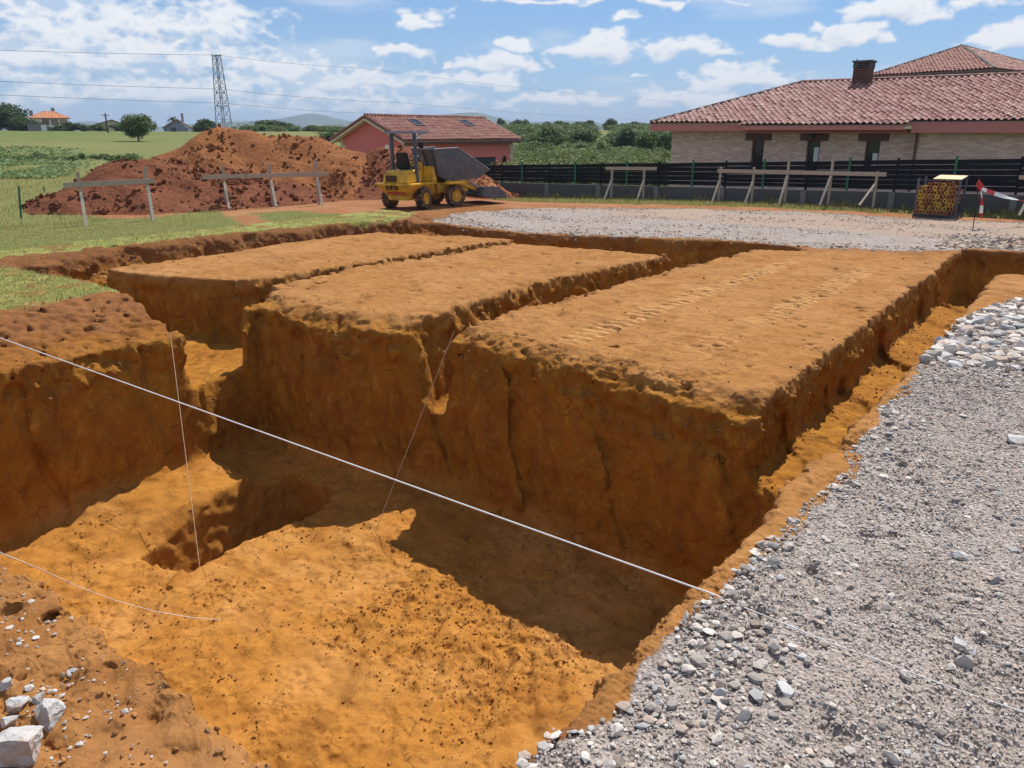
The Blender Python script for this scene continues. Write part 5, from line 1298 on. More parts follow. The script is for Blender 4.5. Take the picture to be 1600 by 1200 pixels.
    for s_ in (-1, 1):
        wheel(r(0, s_*.70, .39), L1*s_); wheel(q(0, s_*.70, .39), L2*s_)
    # soil carried in the shovel and the skip
    rr = np.random.default_rng(77)
    def load(name, label, ff, ll, base, hgt, seed):
        gx_, gy_ = np.meshgrid(np.linspace(-1, 1, 34), np.linspace(-1, 1, 34), indexing='ij'); e = np.clip(1 - (np.abs(gx_)**2.4 + np.abs(gy_)**2.4), 0, 1)**.6
        z = hgt*e + .06*perlin(gx_*3, gy_*3, 0*gx_, seed) + .05*perlin(gx_*8, gy_*8, 0*gx_, seed+1)
        P = [q(ff[0] + (ff[1]-ff[0])*(a+1)/2, ll*b, base + c) for a, b, c in zip(gx_.ravel(), gy_.ravel(), z.ravel())]
        i = np.arange(34*34).reshape(34, 34); qd = np.stack([i[:-1, :-1], i[1:, :-1], i[1:, 1:], i[:-1, 1:]], -1).reshape(-1, 4)
        W = np.array([list(p + ra) for p in P], np.float32)
        k = rr.integers(0, len(W), 420); S = .015 + .06*rr.random(420)**2.5
        m_ = bpy.data.materials['clod_soil']
        cm = scatter(W[k], S, np.tile(np.array([[.40, .17, .07]], np.float32), (420, 1)), name, m_, rr)
        cv = np.empty(len(cm.vertices)*3, np.float32); cm.vertices.foreach_get('co', cv); cf = np.empty(len(cm.loops), np.int32); cm.loops.foreach_get('vertex_index', cf)
        tri = np.concatenate([qd[:, [0, 1, 2]], qd[:, [0, 2, 3]]]); VV = np.concatenate([W, cv.reshape(-1, 3)])
        me = np_mesh(name, VV, np.concatenate([tri, cf.reshape(-1, 3) + len(W)]), m_, False, {'tint': np.tile(np.array([[.42, .18, .075]], np.float32), (len(VV), 1))})
        tag(link(name, me), label, 'soil load')
    load('soil_load', 'orange soil heaped in the loading shovel at the front of the dumper', (1.22, 2.34), .84, .30, .55, 90)
    load('soil_load', 'thin strip of soil lying along the sloping lip of the dumper skip', (.05, 1.42), .70, 1.10, .42, 95)
dumper()

# ------------------------------------------------------------------ pylon and wires
def pylon():
    b = at_depth(349, 214, 118); t_ = at_depth(338, 86, 118); b = Vector((t_.x, t_.y, .9)); hgt = t_.z - b.z
    t = thing('lattice_pylon', 'grey steel lattice pylon rising behind the tall orange heap', 'pylon', b, R(20))
    wd = lambda z: 1.75 + (.78 - 1.75)*z/hgt
    m = MB(); corners = [(-1, -1), (1, -1), (1, 1), (-1, 1)]
    P_galv = paint('galvanised_steel', (.22, .25, .30), .5, .15, 4, .3)
    for cx_, cy_ in corners:
        m = MB(); m.bar((cx_*wd(0)/2, cy_*wd(0)/2, 0), (cx_*wd(hgt)/2, cy_*wd(hgt)/2, hgt), .085, .085); m.build('leg', P_galv, t)
    zs = [0]; s = 1.75
    while zs[-1] < hgt - .4: zs.append(min(hgt, zs[-1] + s)); s *= .94
    m = MB()
    for a, c in zip(zs[:-1], zs[1:]):
        for k in range(4):
            p, q = corners[k], corners[(k+1) % 4]; wa, wc = wd(a)/2, wd(c)/2
            m.bar((p[0]*wa, p[1]*wa, a), (q[0]*wc, q[1]*wc, c), .032, .032); m.bar((q[0]*wa, q[1]*wa, a), (p[0]*wc, p[1]*wc, c), .032, .032)
            m.bar((p[0]*wc, p[1]*wc, c), (q[0]*wc, q[1]*wc, c), .035, .035)
    m.build('bracing', P_galv, t)
    P_ins = paint('insulator', (.12, .10, .10), .3, .1, 6)
    for z in (hgt - .1, hgt - 5.0, hgt - 6.85):
        m = MB(); m.bar((-.75, 0, z), (.75, 0, z), .08, .08); m.build('cross_arm', P_galv, t)
        for sx in (-.7, .7):
            m = MB(); m.lathe([(0, 0), (.09, .02), (.05, .08), (.09, .12), (.05, .18), (.09, .22), (0, .3)], (sx, 0, z+.03), (0, 0, 1), 8); m.build('insulator', P_ins, t)
    P_wire = paint('power_wire', (.10, .11, .13), .5, .1, 4)
    def wire(label, pts):
        m = MB(); P = [at_depth(*p) for p in pts]; out = []
        for a, c in zip(P[:-1], P[1:]):
            L = (c-a).length
            for i in range(12): tt = i/12; out.append(a.lerp(c, tt) - Vector((0, 0, .004*L*4*tt*(1-tt))))
        m.tube(out + [P[-1]], .024, 5, False); tag(m.build('power_line', P_wire), label, 'power line', 'wires strung from the lattice pylon')
    wire('topmost thin wire reaching the very top of the lattice pylon', [(-120, 74, 96), (339, 86, 118), (560, 106, 190), (1080, 160, 420)])
    wire('middle dark wire crossing the lattice pylon half way up', [(-160, 119, 92), (342, 139, 118), (620, 160, 200), (1080, 189, 420)])
    wire('lowest wire passing the lattice pylon just over the heap', [(-160, 140, 92), (345, 161, 118), (620, 178, 200), (1080, 197, 420)])
pylon()

# ------------------------------------------------------------------ trees
def leaf_mat(name, a, b, c):
    t = NT(name); k = t.sep(t.attr('tint')); oi = t.new('ShaderNodeObjectInfo'); p = t.pos()
    col = t.mix(k[0], a, b); col = t.mix(t.ramp(k[1], .75, 1, 0, .8), col, c)
    col = t.mix(t.math('MULTIPLY', oi.outputs['Random'], .35), col, (.09, .12, .03))
    tr = t.new('ShaderNodeBsdfTranslucent'); t.l.new(col, tr.inputs[0]); t.done(col, .7, None, 0, .25)
    mx = t.new('ShaderNodeMixShader'); mx.inputs[0].default_value = .3; t.l.new(t.b.outputs[0], mx.inputs[1]); t.l.new(tr.outputs[0], mx.inputs[2]); t.l.new(mx.outputs[0], t.out.inputs[0])
    return t.m
L_mid = leaf_mat('leaf_mid', (.085, .135, .038), (.14, .20, .062), (.20, .245, .09))
L_dark = leaf_mat('leaf_dark', (.055, .09, .035), (.09, .135, .05), (.13, .175, .065))
L_pale = leaf_mat('leaf_pale', (.14, .185, .06), (.22, .265, .10), (.31, .33, .16))
P_bark = paint('bark', (.10, .075, .055), .95, .3, 6, bump=.6)
def crown_mesh(seed, n, lobes, leaf, flat=.8, low=.0):
    r = np.random.default_rng(seed)
    c = r.normal(size=(lobes, 3)); c /= np.linalg.norm(c, axis=1, keepdims=True); c *= (r.random((lobes, 1))**.5)*.68; c[:, 2] = np.abs(c[:, 2])*1.0 + low if low else c[:, 2]
    rad = r.uniform(.15, .38, lobes)*(1.15 - .35*np.linalg.norm(c, axis=1))
    k = r.choice(lobes, n, p=rad**2/(rad**2).sum())
    d = r.normal(size=(n, 3)); d /= np.linalg.norm(d, axis=1, keepdims=True)
    P = c[k] + d*(rad[k]*(.55 + .5*r.random(n)**.6))[:, None]
    P += .05*r.normal(size=(n, 3))
    P[:, 2] *= flat
    nrm = d + .8*r.normal(size=(n, 3)); nrm /= np.linalg.norm(nrm, axis=1, keepdims=True)
    u = np.cross(nrm, r.normal(size=(n, 3))); u /= np.linalg.norm(u, axis=1, keepdims=True); v = np.cross(nrm, u)
    s = leaf*r.uniform(.6, 1.4, (n, 1))
    V = np.stack([P - u*s, P - v*s*.55, P + u*s, P + v*s*.55], 1).reshape(-1, 3)
    tint = np.stack([np.clip(.5*r.random(n) + .5*r.random(lobes)[k], 0, 1), r.random(n), r.random(n)], 1)
    return V, np.arange(n*4).reshape(n, 4), np.repeat(tint, 4, 0)
CROWNS = {}
for nm, mat in (('mid', L_mid), ('dark', L_dark), ('pale', L_pale)):
    for k in range(3):
        V_, F_, T_ = crown_mesh(500 + k + 10*len(nm) + ord(nm[0]), 2800, 26 + 5*k, .075, .85)
        CROWNS[nm, k] = np_mesh('crown', V_, F_, mat, False, {'tint': T_})
def tree(label, px, ytop, ybase, wpx, D, kind='mid', var=0, group=None, trunk=.25, name='tree', seed=0, leafy=None):
    g = at_depth(px, ybase, D); zt = at_depth(px, ytop, D).z; w_ = wpx*D/1337*1.1
    zg = float(land(np.array([g.x]), np.array([g.y]))[0]); zb = min(g.z, zg + .3*0 + 0) if g.z < zg else zg
    h = zt - zb
    t = thing(name, label, 'tree' if name != 'bush' else 'bush', (g.x, g.y, zb), random.uniform(0, 6.28), group)
    ch = h*(1 - trunk*.7)
    me = leafy or CROWNS[kind, var]
    c = link('crown', me, t, (0, 0, h - ch*.52)); c.scale = (w_/2*1.22, w_/2*1.22, ch/2*1.3); c.rotation_euler = (0, 0, random.uniform(0, 6.28))
    if trunk > .02:
        rr_ = random.Random(seed + int(px)); m = MB(); tw = max(.1, h*.022)
        m.tube([(0, 0, -.4), (0, 0, h*trunk*.8), (rr_.uniform(-.03, .03)*h, rr_.uniform(-.03, .03)*h, h*.62)], [tw*1.25, tw, tw*.5], 7)
        for i in range(5):
            a = rr_.uniform(0, 6.28); z0 = h*rr_.uniform(trunk*.75, .5); m.tube([(0, 0, z0), (math.cos(a)*w_*.18, math.sin(a)*w_*.18, z0 + h*.14), (math.cos(a)*w_*.34, math.sin(a)*w_*.34, z0 + h*.3)], [tw*.5, tw*.35, tw*.15], 5)
        m.build('trunk', P_bark, t)
    return t
V_, F_, T_ = crown_mesh(777, 8500, 46, .05, .9); lone_me = np_mesh('crown', V_, F_, L_mid, False, {'tint': T_})
tree('round green tree standing alone in the meadow left of the heaps', 217, 178, 222, 52, 100, 'mid', 0, None, .22, leafy=lone_me)
V_, F_, T_ = crown_mesh(778, 8500, 40, .055, .9); dark_me = np_mesh('crown', V_, F_, L_dark, False, {'tint': T_})
tree('large dark tree at the left picture edge beside the orange roofed house', 18, 161, 213, 62, 150, 'dark', 0, None, .1, leafy=dark_me)
tree('smaller dark tree between the edge tree and the orange roofed house', 42, 178, 213, 34, 145, 'dark', 1, None, .12)
tree('dark round tree left of the pylon foot, right of the blue house', 322, 184, 214, 40, 150, 'dark', 2, None, .1)
tree('wide low dark green tree right of the pylon above the tall heap', 430, 185, 208, 82, 190, 'dark', 0, None, .08)
tree('small bluish tree left of the pink outbuilding roof', 489, 192, 214, 28, 170, 'mid', 1, None, .1)
tree('low bushy tree touching the left eave of the pink outbuilding', 519, 204, 224, 40, 110, 'mid', 2, None, .08)
tree('dark tree peeping over the tall heap between pylon and wide tree', 392, 196, 212, 30, 170, 'dark', 1, None, .08)
SK = 'trees along the far skyline'
for px, yt, yb, w_, D, kd, v, lab in [
    (784, 182, 202, 17, 270, 'dark', 0, 'small dark skyline tree just right of the pink outbuilding ridge'),
    (806, 183, 203, 20, 270, 'dark', 1, 'rounded dark skyline tree, second right of the pink outbuilding'),
    (821, 184, 203, 18, 275, 'mid', 2, 'paler skyline tree touching the rounded dark one above the pink eave'),
    (855, 189, 203, 24, 280, 'dark', 2, 'low skyline tree in the dip left of the double topped clump'),
    (879, 187, 203, 32, 260, 'dark', 0, 'broad skyline clump above the two darkest wood trees'),
    (903, 187, 203, 20, 270, 'mid', 1, 'mid green skyline tree between the broad clump and the tall one'),
    (918, 184, 206, 24, 255, 'dark', 1, 'tall rounded skyline tree just left of the bright meadow patch'),
    (953, 184, 209, 25, 250, 'dark', 2, 'tallest dark skyline tree, right above the bright meadow patch'),
    (985, 188, 205, 34, 260, 'dark', 0, 'wide flat dark skyline tree right of the tallest one'),
    (1016, 192, 207, 26, 265, 'mid', 0, 'last skyline tree, partly behind the brick house eave'),
    (838, 193, 205, 18, 285, 'dark', 1, 'lowest small skyline tree, farthest of the row')]:
    tree(lab, px, yt, yb, w_, D, kd, v, SK, .05)
WD = 'trees of the wood below the skyline'
for px, yt, yb, w_, D, kd, v, lab in [
    (822, 201, 232, 56, 150, 'mid', 2, 'bushy wood tree beside the right eave of the pink outbuilding'),
    (862, 197, 233, 52, 125, 'mid', 0, 'dark centred wood tree, left of the pair before the meadow patch'),
    (906, 195, 230, 52, 128, 'mid', 1, 'large wood tree whose right edge meets the bright meadow patch'),
    (842, 208, 232, 34, 112, 'dark', 1, 'small dark wood tree squeezed between its two bigger neighbours'),
    (978, 196, 234, 52, 112, 'dark', 0, 'broad dark wood tree right of the bright meadow patch'),
    (1014, 199, 236, 48, 105, 'mid', 2, 'wood tree next to the brick house wall, behind the pale scrub'),
    (1038, 206, 242, 38, 90, 'dark', 2, 'wood tree touching the left wall of the brick house'),
    (1060, 200, 240, 40, 110, 'mid', 0, 'wood tree mostly hidden behind the brick house corner'),
    (955, 206, 226, 26, 150, 'dark', 2, 'small wood tree at the right rim of the bright meadow patch'),
    (780, 204, 232, 40, 160, 'mid', 1, 'wood tree mostly hidden behind the pink outbuilding roof')]:
    tree(lab, px, yt, yb, w_, D, kd, v, WD, .06)

def scrub():
    r = np.random.default_rng(61); Vs, Fs, Ts = [], [], []; off = 0
    def clump(c, rad, hh, n, leaf, t0):
        nonlocal off
        V_, F_, T_ = crown_mesh(int(r.integers(1e6)), n, 9, leaf/rad, 1.); V_ = V_*np.array([rad, rad, hh]) + c; T_ = T_*np.array([.5, 1, 1]) + np.array([t0, 0, 0])
        Vs.append(V_); Fs.append(F_ + off); Ts.append(T_); off += len(V_)
    for k in range(210):
        px = r.uniform(790, 1075); D = r.uniform(46, 92); g = at_depth(px, 260, D); z = float(land(np.array([g.x]), np.array([g.y]))[0])
        top = 2.7 - (np.interp(D, [44, 92], [34, 20]) + r.uniform(-5, 5))*D/1337
        hh = max(.5, (top - z)/2); clump(np.array([g.x, g.y, z + hh*.8]), r.uniform(1.2, 2.4), hh*1.1, 620, .12, r.uniform(0, .5))
    me = np_mesh('scrub', np.concatenate(Vs), np.concatenate(Fs), L_pale, False, {'tint': np.concatenate(Ts)})
    tag(link('scrub', me), kind='stuff')
    Vs.clear(); Fs.clear(); Ts.clear(); off = 0
    for k in range(26):                     # hedge in front of the far houses
        px = r.uniform(58, 205); D = r.uniform(150, 165); g = at_depth(px, 212, D); z = float(land(np.array([g.x]), np.array([g.y]))[0])
        hh = r.uniform(.6, 1.2); clump(np.array([g.x, g.y, z + hh*.8]), r.uniform(1.2, 2.2), hh, 420, .2, r.uniform(0, .4))
    me = np_mesh('hedge', np.concatenate(Vs), np.concatenate(Fs), L_dark, False, {'tint': np.concatenate(Ts)})
    tag(link('hedge', me), kind='stuff')
    Vs.clear(); Fs.clear(); Ts.clear(); off = 0
    for k in range(46):                     # rough growth on the field bank
        px = r.uniform(0, 250); D = 62 + r.normal()*1.2; g = at_depth(px, 245, D); z = float(land(np.array([g.x]), np.array([g.y]))[0])
        hh = r.uniform(.12, .38); clump(np.array([g.x, g.y, z + hh*.6]), r.uniform(.4, 1.2), hh, 150, .09, r.uniform(0, .4))
    me = np_mesh('field_weeds', np.concatenate(Vs), np.concatenate(Fs), L_mid, False, {'tint': np.concatenate(Ts)})
    tag(link('field_weeds', me), kind='stuff')
    Vs.clear(); Fs.clear(); Ts.clear(); off = 0
    for k in range(230):                    # the closed wood far behind
        px = r.uniform(770, 1090); D = r.uniform(135, 250); g = at_depth(px, 210, D); z = float(land(np.array([g.x]), np.array([g.y]))[0])
        if 926 < px < 956 and D > 120: continue
        top = 2.7 + np.interp(D, [135, 250], [-4, 7])*D/1337 + r.uniform(-.6, .9)
        hh = max(1.2, (top - z)/2); clump(np.array([g.x, g.y, z + hh*.85]), r.uniform(2.2, 4.2), hh*1.1, 520, .28, r.uniform(0, .55))
    for k in range(90):                    # lower growth between the scrub and the wood
        px = r.uniform(790, 1085); D = r.uniform(90, 140); g = at_depth(px, 230, D); z = float(land(np.array([g.x]), np.array([g.y]))[0])
        if 928 < px < 952 and D > 112: continue
        hh = r.uniform(.5, 1.15); clump(np.array([g.x, g.y, z + hh*.7]), r.uniform(1.6, 3.), hh, 420, .2, r.uniform(0, .6))
    for k in range(60):
        px = r.uniform(375, 545); D = r.uniform(150, 260); g = at_depth(px, 210, D); z = float(land(np.array([g.x]), np.array([g.y]))[0])
        top = 2.7 - r.uniform(-4, 8)*D/1337
        hh = max(.8, (top - z)/2); clump(np.array([g.x, g.y, z + hh*.85]), r.uniform(2., 4.), hh*1.1, 420, .28, r.uniform(0, .55))
    me = np_mesh('far_wood', np.concatenate(Vs), np.concatenate(Fs), L_mid, False, {'tint': np.concatenate(Ts)})
    tag(link('far_wood', me), kind='stuff')
    # leafy crop at the left edge
    n = 8000; px = r.uniform(-40, 150, n); py = r.uniform(250, 288, n)
    P = np.array([list(at(a, b, .0)) for a, b in zip(px, py)]); row = perlin(P[:, 0]*.35, P[:, 1]*.35, P[:, 2]*0, 81)
    keep = (row + .35*r.random(n) > -.05) & (px < 125 - (py - 262)**2*.09 + 14*r.normal(size=n)); P = P[keep]; n = len(P)
    P[:, 2] = land(P[:, 0], P[:, 1]) + r.uniform(.02, .12, n)
    nr = np.stack([r.normal(size=n)*.5, r.normal(size=n)*.5, np.ones(n)], 1); nr /= np.linalg.norm(nr, axis=1, keepdims=True)
    u = np.cross(nr, r.normal(size=(n, 3))); u /= np.linalg.norm(u, axis=1, keepdims=True); v = np.cross(nr, u); s = r.uniform(.10, .22, (n, 1))
    V_ = np.stack([P - u*s, P - v*s*.6, P + u*s, P + v*s*.6], 1).reshape(-1, 3)
    me = np_mesh('crop_leaves', V_, np.arange(n*4).reshape(n, 4), leaf_mat('crop_leaf', (.15, .22, .075), (.20, .28, .11), (.27, .34, .17)), False, {'tint': np.repeat(np.stack([r.random(n)]*3, 1), 4, 0)})
    tag(link('crop_leaves', me), kind='stuff')
scrub()

# palm
def palm():
    g = at_depth(272, 205, 205); z = float(land(np.array([g.x]), np.array([g.y]))[0]); top = at_depth(272, 186, 205).z
    t = thing('palm_tree', 'small palm sticking up behind the house with the blue wall', 'palm', (g.x, g.y, z)); h = top - z
    m = MB(); m.tube([(0, 0, -.3), (0, 0, h)], [.22, .17], 8); m.build('trunk', P_bark, t)
    m = MB(); rr_ = random.Random(5)
    for k in range(22):
        a = 2*math.pi*k/22; e = rr_.uniform(-.2, 1.1); L = rr_.uniform(1.5, 2.1); d = Vector((math.cos(a)*math.cos(e), math.sin(a)*math.cos(e), math.sin(e)))
        p = Vector((0, 0, h)); s = Vector((-math.sin(a), math.cos(a), 0)); vs = []
        for i in range(6): tt = i/5; c = p + d*L*tt - Vector((0, 0, .55*tt*tt*L)); wv = .20*math.sin(math.pi*min(1, tt*.9+.1)); vs += [c - s*wv - Vector((0, 0, wv*.5)), c, c + s*wv - Vector((0, 0, wv*.5))]
        m.add(vs, [f for i in range(5) for f in ((i*3, i*3+1, i*3+4, i*3+3), (i*3+1, i*3+2, i*3+5, i*3+4))])
    o = m.build('crown', P_bark, t); o.data.materials.clear(); pm = paint('palm_leaf', (.04, .07, .025), .6, .2, 3); o.data.materials.append(pm)
palm()

# ------------------------------------------------------------------ houses over the meadow
def far_houses():
    def place(px, D):
        g = at_depth(px, 210, D); return Vector((g.x, g.y, float(land(np.array([g.x]), np.array([g.y]))[0]) - .2))
    face = lambda p: math.atan2(-p.x, p.y) + 0           # look towards the dig
    P_y = paint('pale_yellow_render', (.55, .50, .33), .9, .06, 1); P_b = paint('slate_blue_render', (.24, .27, .34), .9, .08, 1); P_blue = paint('blue_render', (.18, .28, .62), .8, .06, 1); P_st = paint('rubble_stone', (.24, .22, .21), .95, .3, 2, bump=.6)
    px2m = lambda D: D/1337*1.1
    # two-storey house with loggia
    D = 220; p = place(82, D); zr = at_depth(82, 174, D).z - p.z; ze = at_depth(82, 185, D).z - p.z; w = 50*px2m(D)
    t = thing('country_house', 'two storey cream house with orange hip roof and columned loggia', 'house', p, face(p))
    d = 8.; hw = w/2*.9
    m = MB(); m.box((0, 1.2, ze/2), (w*.9, d-2.4, ze)); m.box((0, -d/2+1.2, ze*.27), (w*.9, 2.4, ze*.54)); m.box((-hw + w*.1, -d/2+1.2, ze*.77), (w*.2, 2.4, ze*.46)); m.build('wall', P_cream, t)
    a, b, c, e = Vector((-w/2-.4, -d/2-.6, ze)), Vector((w/2+.4, -d/2-.6, ze)), Vector((w/2+.4, d/2+.6, ze)), Vector((-w/2-.4, d/2+.6, ze)); r0, r1 = Vector((-w*.12, 0, zr)), Vector((w*.12, 0, zr))
    for pts in ([a, b, r1, r0], [b, c, r1], [c, e, r0, r1], [e, a, r0]): tile_slope('roof_slope', P_tile_orange, t, pts, .5, .6, .08, 4)
    m = MB()
    for k in range(4):
        m = MB(); m.box((-hw + w*.22 + k*(w*.68)/3, -d/2+.15, ze*.77), (.35, .3, ze*.46)); m.build('column', P_white, t)
    m = MB(); m.box((w*.1, -d/2+.12, ze*.58), (w*.66, .12, .7)); m.build('balcony_rail', P_white, t)
    for x in (-.05, .12, .28):
        m = MB(); m.box((w*x, -.02, ze*.76), (1.1, .1, 1.7)); m.build('window', P_glass, t)
    for x in (-.45, .12):
        m = MB(); m.box((w*x, .5, zr - (.3 if x > 0 else 1.0)), (.8, .8, 2.4)); m.build('chimney', P_st, t)
    # pale gabled house
    D = 200; p = place(170, D); w = 58*px2m(D); zr = at_depth(170, 188, D).z - p.z; ze = at_depth(145, 200, D).z - p.z
    t = thing('farmhouse', 'low pale yellow gabled house half hidden behind the lone tree', 'house', p, face(p))
    m = MB(); m.prism([(-w/2, 0), (w/2, 0), (w/2, ze), (w*.12, zr), (-w/2, ze)], (0, 0, 0), (1, 0, 0), (0, 0, 1), (0, 9, 0)); m.build('wall', P_y, t)
    m = MB(); m.bar((-w/2-.5, 4.5, ze-.0), (w*.12, 4.5, zr+.12), 9.8, .2); m.build('roof_slope', P_grey_roof, t)
    m = MB(); m.bar((w*.12, 4.5, zr+.12), (w/2+.5, 4.5, ze+.05), 9.8, .2); m.build('roof_slope', P_grey_roof, t)
    for x in (-.08, .2):
        m = MB(); m.box((w*x, -.02, ze*.72), (1., .1, 1.1)); m.build('window', P_glass, t)
    # slate-blue house with orange roof
    D = 180; p = place(283, D); w = 46*px2m(D); zr = at_depth(283, 187, D).z - p.z; ze = at_depth(283, 199, D).z - p.z
    t = thing('village_house', 'slate blue gabled house with orange roof and bright blue annexe', 'house', p, face(p))
    m = MB(); m.prism([(-w/2, 0), (w*.2, 0), (w*.2, ze), (-w*.08, zr), (-w/2, ze)], (0, 0, 0), (1, 0, 0), (0, 0, 1), (0, 8, 0)); m.build('wall', P_b, t)
    m = MB(); m.box((w*.36, 1.5, ze*.45), (w*.32, 3., ze*.9)); an = m.build('annexe', P_blue, t)
    m = MB(); m.box((w*.3, -.05, ze*.5), (.9, .1, 1.)); m.build('window', P_white, an)
    zz = lambda x: zr - (zr-ze)*abs(x + w*.08)/(w*.28 if x > -w*.08 else w*.42)
    tile_slope('roof_slope', P_tile_orange, t, [Vector((w*.5, -.5, ze-.9)), Vector((w*.5, 8.5, ze-.9)), Vector((-w*.08, 8.5, zr+.1)), Vector((-w*.08, -.5, zr+.1))], .5, .6, .08, 4)
    tile_slope('roof_slope', P_tile_old, t, [Vector((-w*.54, 8.5, ze-.2)), Vector((-w*.54, -.5, ze-.2)), Vector((-w*.08, -.5, zr+.1)), Vector((-w*.08, 8.5, zr+.1))], .5, .6, .08, 4)
    m = MB(); m.box((-w*.2, -.02, ze*.6), (1., .1, 1.2)); m.build('window', P_glass, t)
    m = MB(); m.box((w*.1, 3, zr+.5), (.5, .5, 1.8)); m.build('chimney', P_st, t)
    # stone shed
    D = 140; p = place(61, D); w = 26*px2m(D)
    t = thing('stone_shed', 'small flat roofed rubble stone shed below the orange roofed house', 'shed', p, face(p))
    m = MB(); m.box((0, 1.5, .75), (w, 3., 1.5)); m.build('wall', P_st, t)
    m = MB(); m.box((0, 1.5, 1.56), (w+.4, 3.4, .12)); m.build('roof', P_concrete, t)
    m = MB(); m.box((w*.3, -.03, .6), (.8, .08, 1.2)); m.build('door', P_white, t)
    # white farm building far right of the wide tree
    D = 260; p = place(486, D); w = 34*px2m(D)
    t = thing('white_barn', 'tiny white barn between the wide tree and the pink outbuilding', 'barn', p, face(p))
    m = MB(); m.box((0, 3, 1.3), (w, 6, 2.6)); m.build('wall', P_white, t)
    m = MB(); m.prism([(-w/2-.3, 2.6), (w/2+.3, 2.6), (w/2+.3, 2.75), (0, 3.6), (-w/2-.3, 2.75)], (0, -.3, 0), (1, 0, 0), (0, 0, 1), (0, 6.6, 0)); m.build('roof', P_steel, t)
    # utility pole
    D = 135; a = at_depth(170, 212, D); b = at_depth(164, 177, D); z = float(land(np.array([a.x]), np.array([a.y]))[0])
    t = thing('utility_pole', 'dark leaning wooden utility pole in front of the pale yellow house', 'utility pole', (a.x, a.y, z))
    m = MB(); m.tube([Vector((0, 0, -.5)), b - Vector((a.x, a.y, z))], [.17, .11], 8); m.build('pole', P_brown, t)
    m = MB(); tp = b - Vector((a.x, a.y, z)); m.bar(tp + Vector((-.5, -.4, -.3)), tp + Vector((.5, .4, -.3)), .1, .1); m.build('cross_arm', P_brown, t)
    # fence stakes at the edge of the field
    for i, (px, yb, yt, lab) in enumerate([(32, 342, 291, 'dark green stake standing left of the low dark red heap'), (71, 312, 292, 'shorter dark stake half hidden by the left edge of the low heap')]):
        D = 25.5 if i == 0 else 36; a = at_depth(px, yb, D); tp = at_depth(px - 3, yt, D); z = float(land(np.array([a.x]), np.array([a.y]))[0])
        m = MB(); m.bar(Vector((a.x, a.y, min(z, a.z) - .2)), tp, .05, .05); tag(m.build('fence_stake', P_green), lab, 'stake')
far_houses()
# bearing, elevation, half width, half height (degrees), strength, base flatness
def cl(px, py, wx, wy, amt=1., flat=2.):
    d = ray(px, py); a = math.degrees(math.atan2(d.x, d.y)) + 37.6; e = math.degrees(math.atan2(d.z, math.hypot(d.x, d.y)))
    return (a, e, wx*.0455, wy*.0455, amt, flat)
CLOUDS = [cl(*c) for c in [
    (90, 55, 120, 26, 0.50), (230, 45, 150, 34, 0.54), (320, 30, 90, 20, 0.40), (60, 95, 150, 30, 0.45), (250, 95, 190, 30, 0.50), (420, 108, 110, 22, 0.50), (330, 150, 260, 26, 0.48), (90, 150, 130, 24, 0.34), (560, 132, 110, 20, 0.45), (640, 170, 150, 16, 0.34), (30, 20, 90, 18, 0.30), (520, 175, 140, 18, 0.30),
    (668, 36, 56, 14, 1.2), (620, 88, 46, 18, 1.1), (585, 75, 14, 9, .9), (715, 102, 22, 10, .8), (805, 72, 34, 13, .9), (795, 102, 62, 18, 1.1), (935, 82, 64, 30, 1.15), (960, 34, 22, 10, 1.0), (990, 124, 24, 7, .8), (860, 160, 90, 16, .7), (1090, 80, 66, 22, 1.2), (1045, 72, 28, 16, .9), (1245, 64, 36, 20, 1.1), (1395, 22, 66, 30, 1.2), (1330, 60, 40, 16, 1.0), (1160, 130, 100, 26, 1.0), (1090, 160, 90, 20, .7), (1590, 66, 60, 24, 1.1), (930, 4, 240, 7, .7), (1490, 8, 100, 8, .5), (740, 130, 90, 16, .7)]]
# ------------------------------------------------------------------ sky, sun
SUN_EL = 55.6; SUN_AZ = -10.9          # degrees clockwise from +y
sun = bpy.data.lights.new('sun', 'SUN'); sun.energy = 5.0; sun.angle = R(.53); sun.color = (1, .95, .87)
so = bpy.data.objects.new('sun', sun); C.objects.link(so)
sd = Vector((math.sin(R(SUN_AZ))*math.cos(R(SUN_EL)), math.cos(R(SUN_AZ))*math.cos(R(SUN_EL)), math.sin(R(SUN_EL))))
so.rotation_euler = sd.to_track_quat('Z', 'Y').to_euler(); so.location = (0, 0, 30)
w = bpy.data.worlds.new('World'); sc.world = w; w.use_nodes = True
t = NT.__new__(NT); t.t = w.node_tree; t.n = t.t.nodes; t.l = t.t.links
bg = t.n['Background']
sky = t.new('ShaderNodeTexSky'); sky.sky_type = 'NISHITA'; sky.sun_disc = False
sky.sun_elevation = R(SUN_EL); sky.sun_rotation = R(SUN_AZ); sky.altitude = 200; sky.air_density = 1.0; sky.dust_density = .1; sky.ozone_density = 3.0
bg.inputs[1].default_value = .1

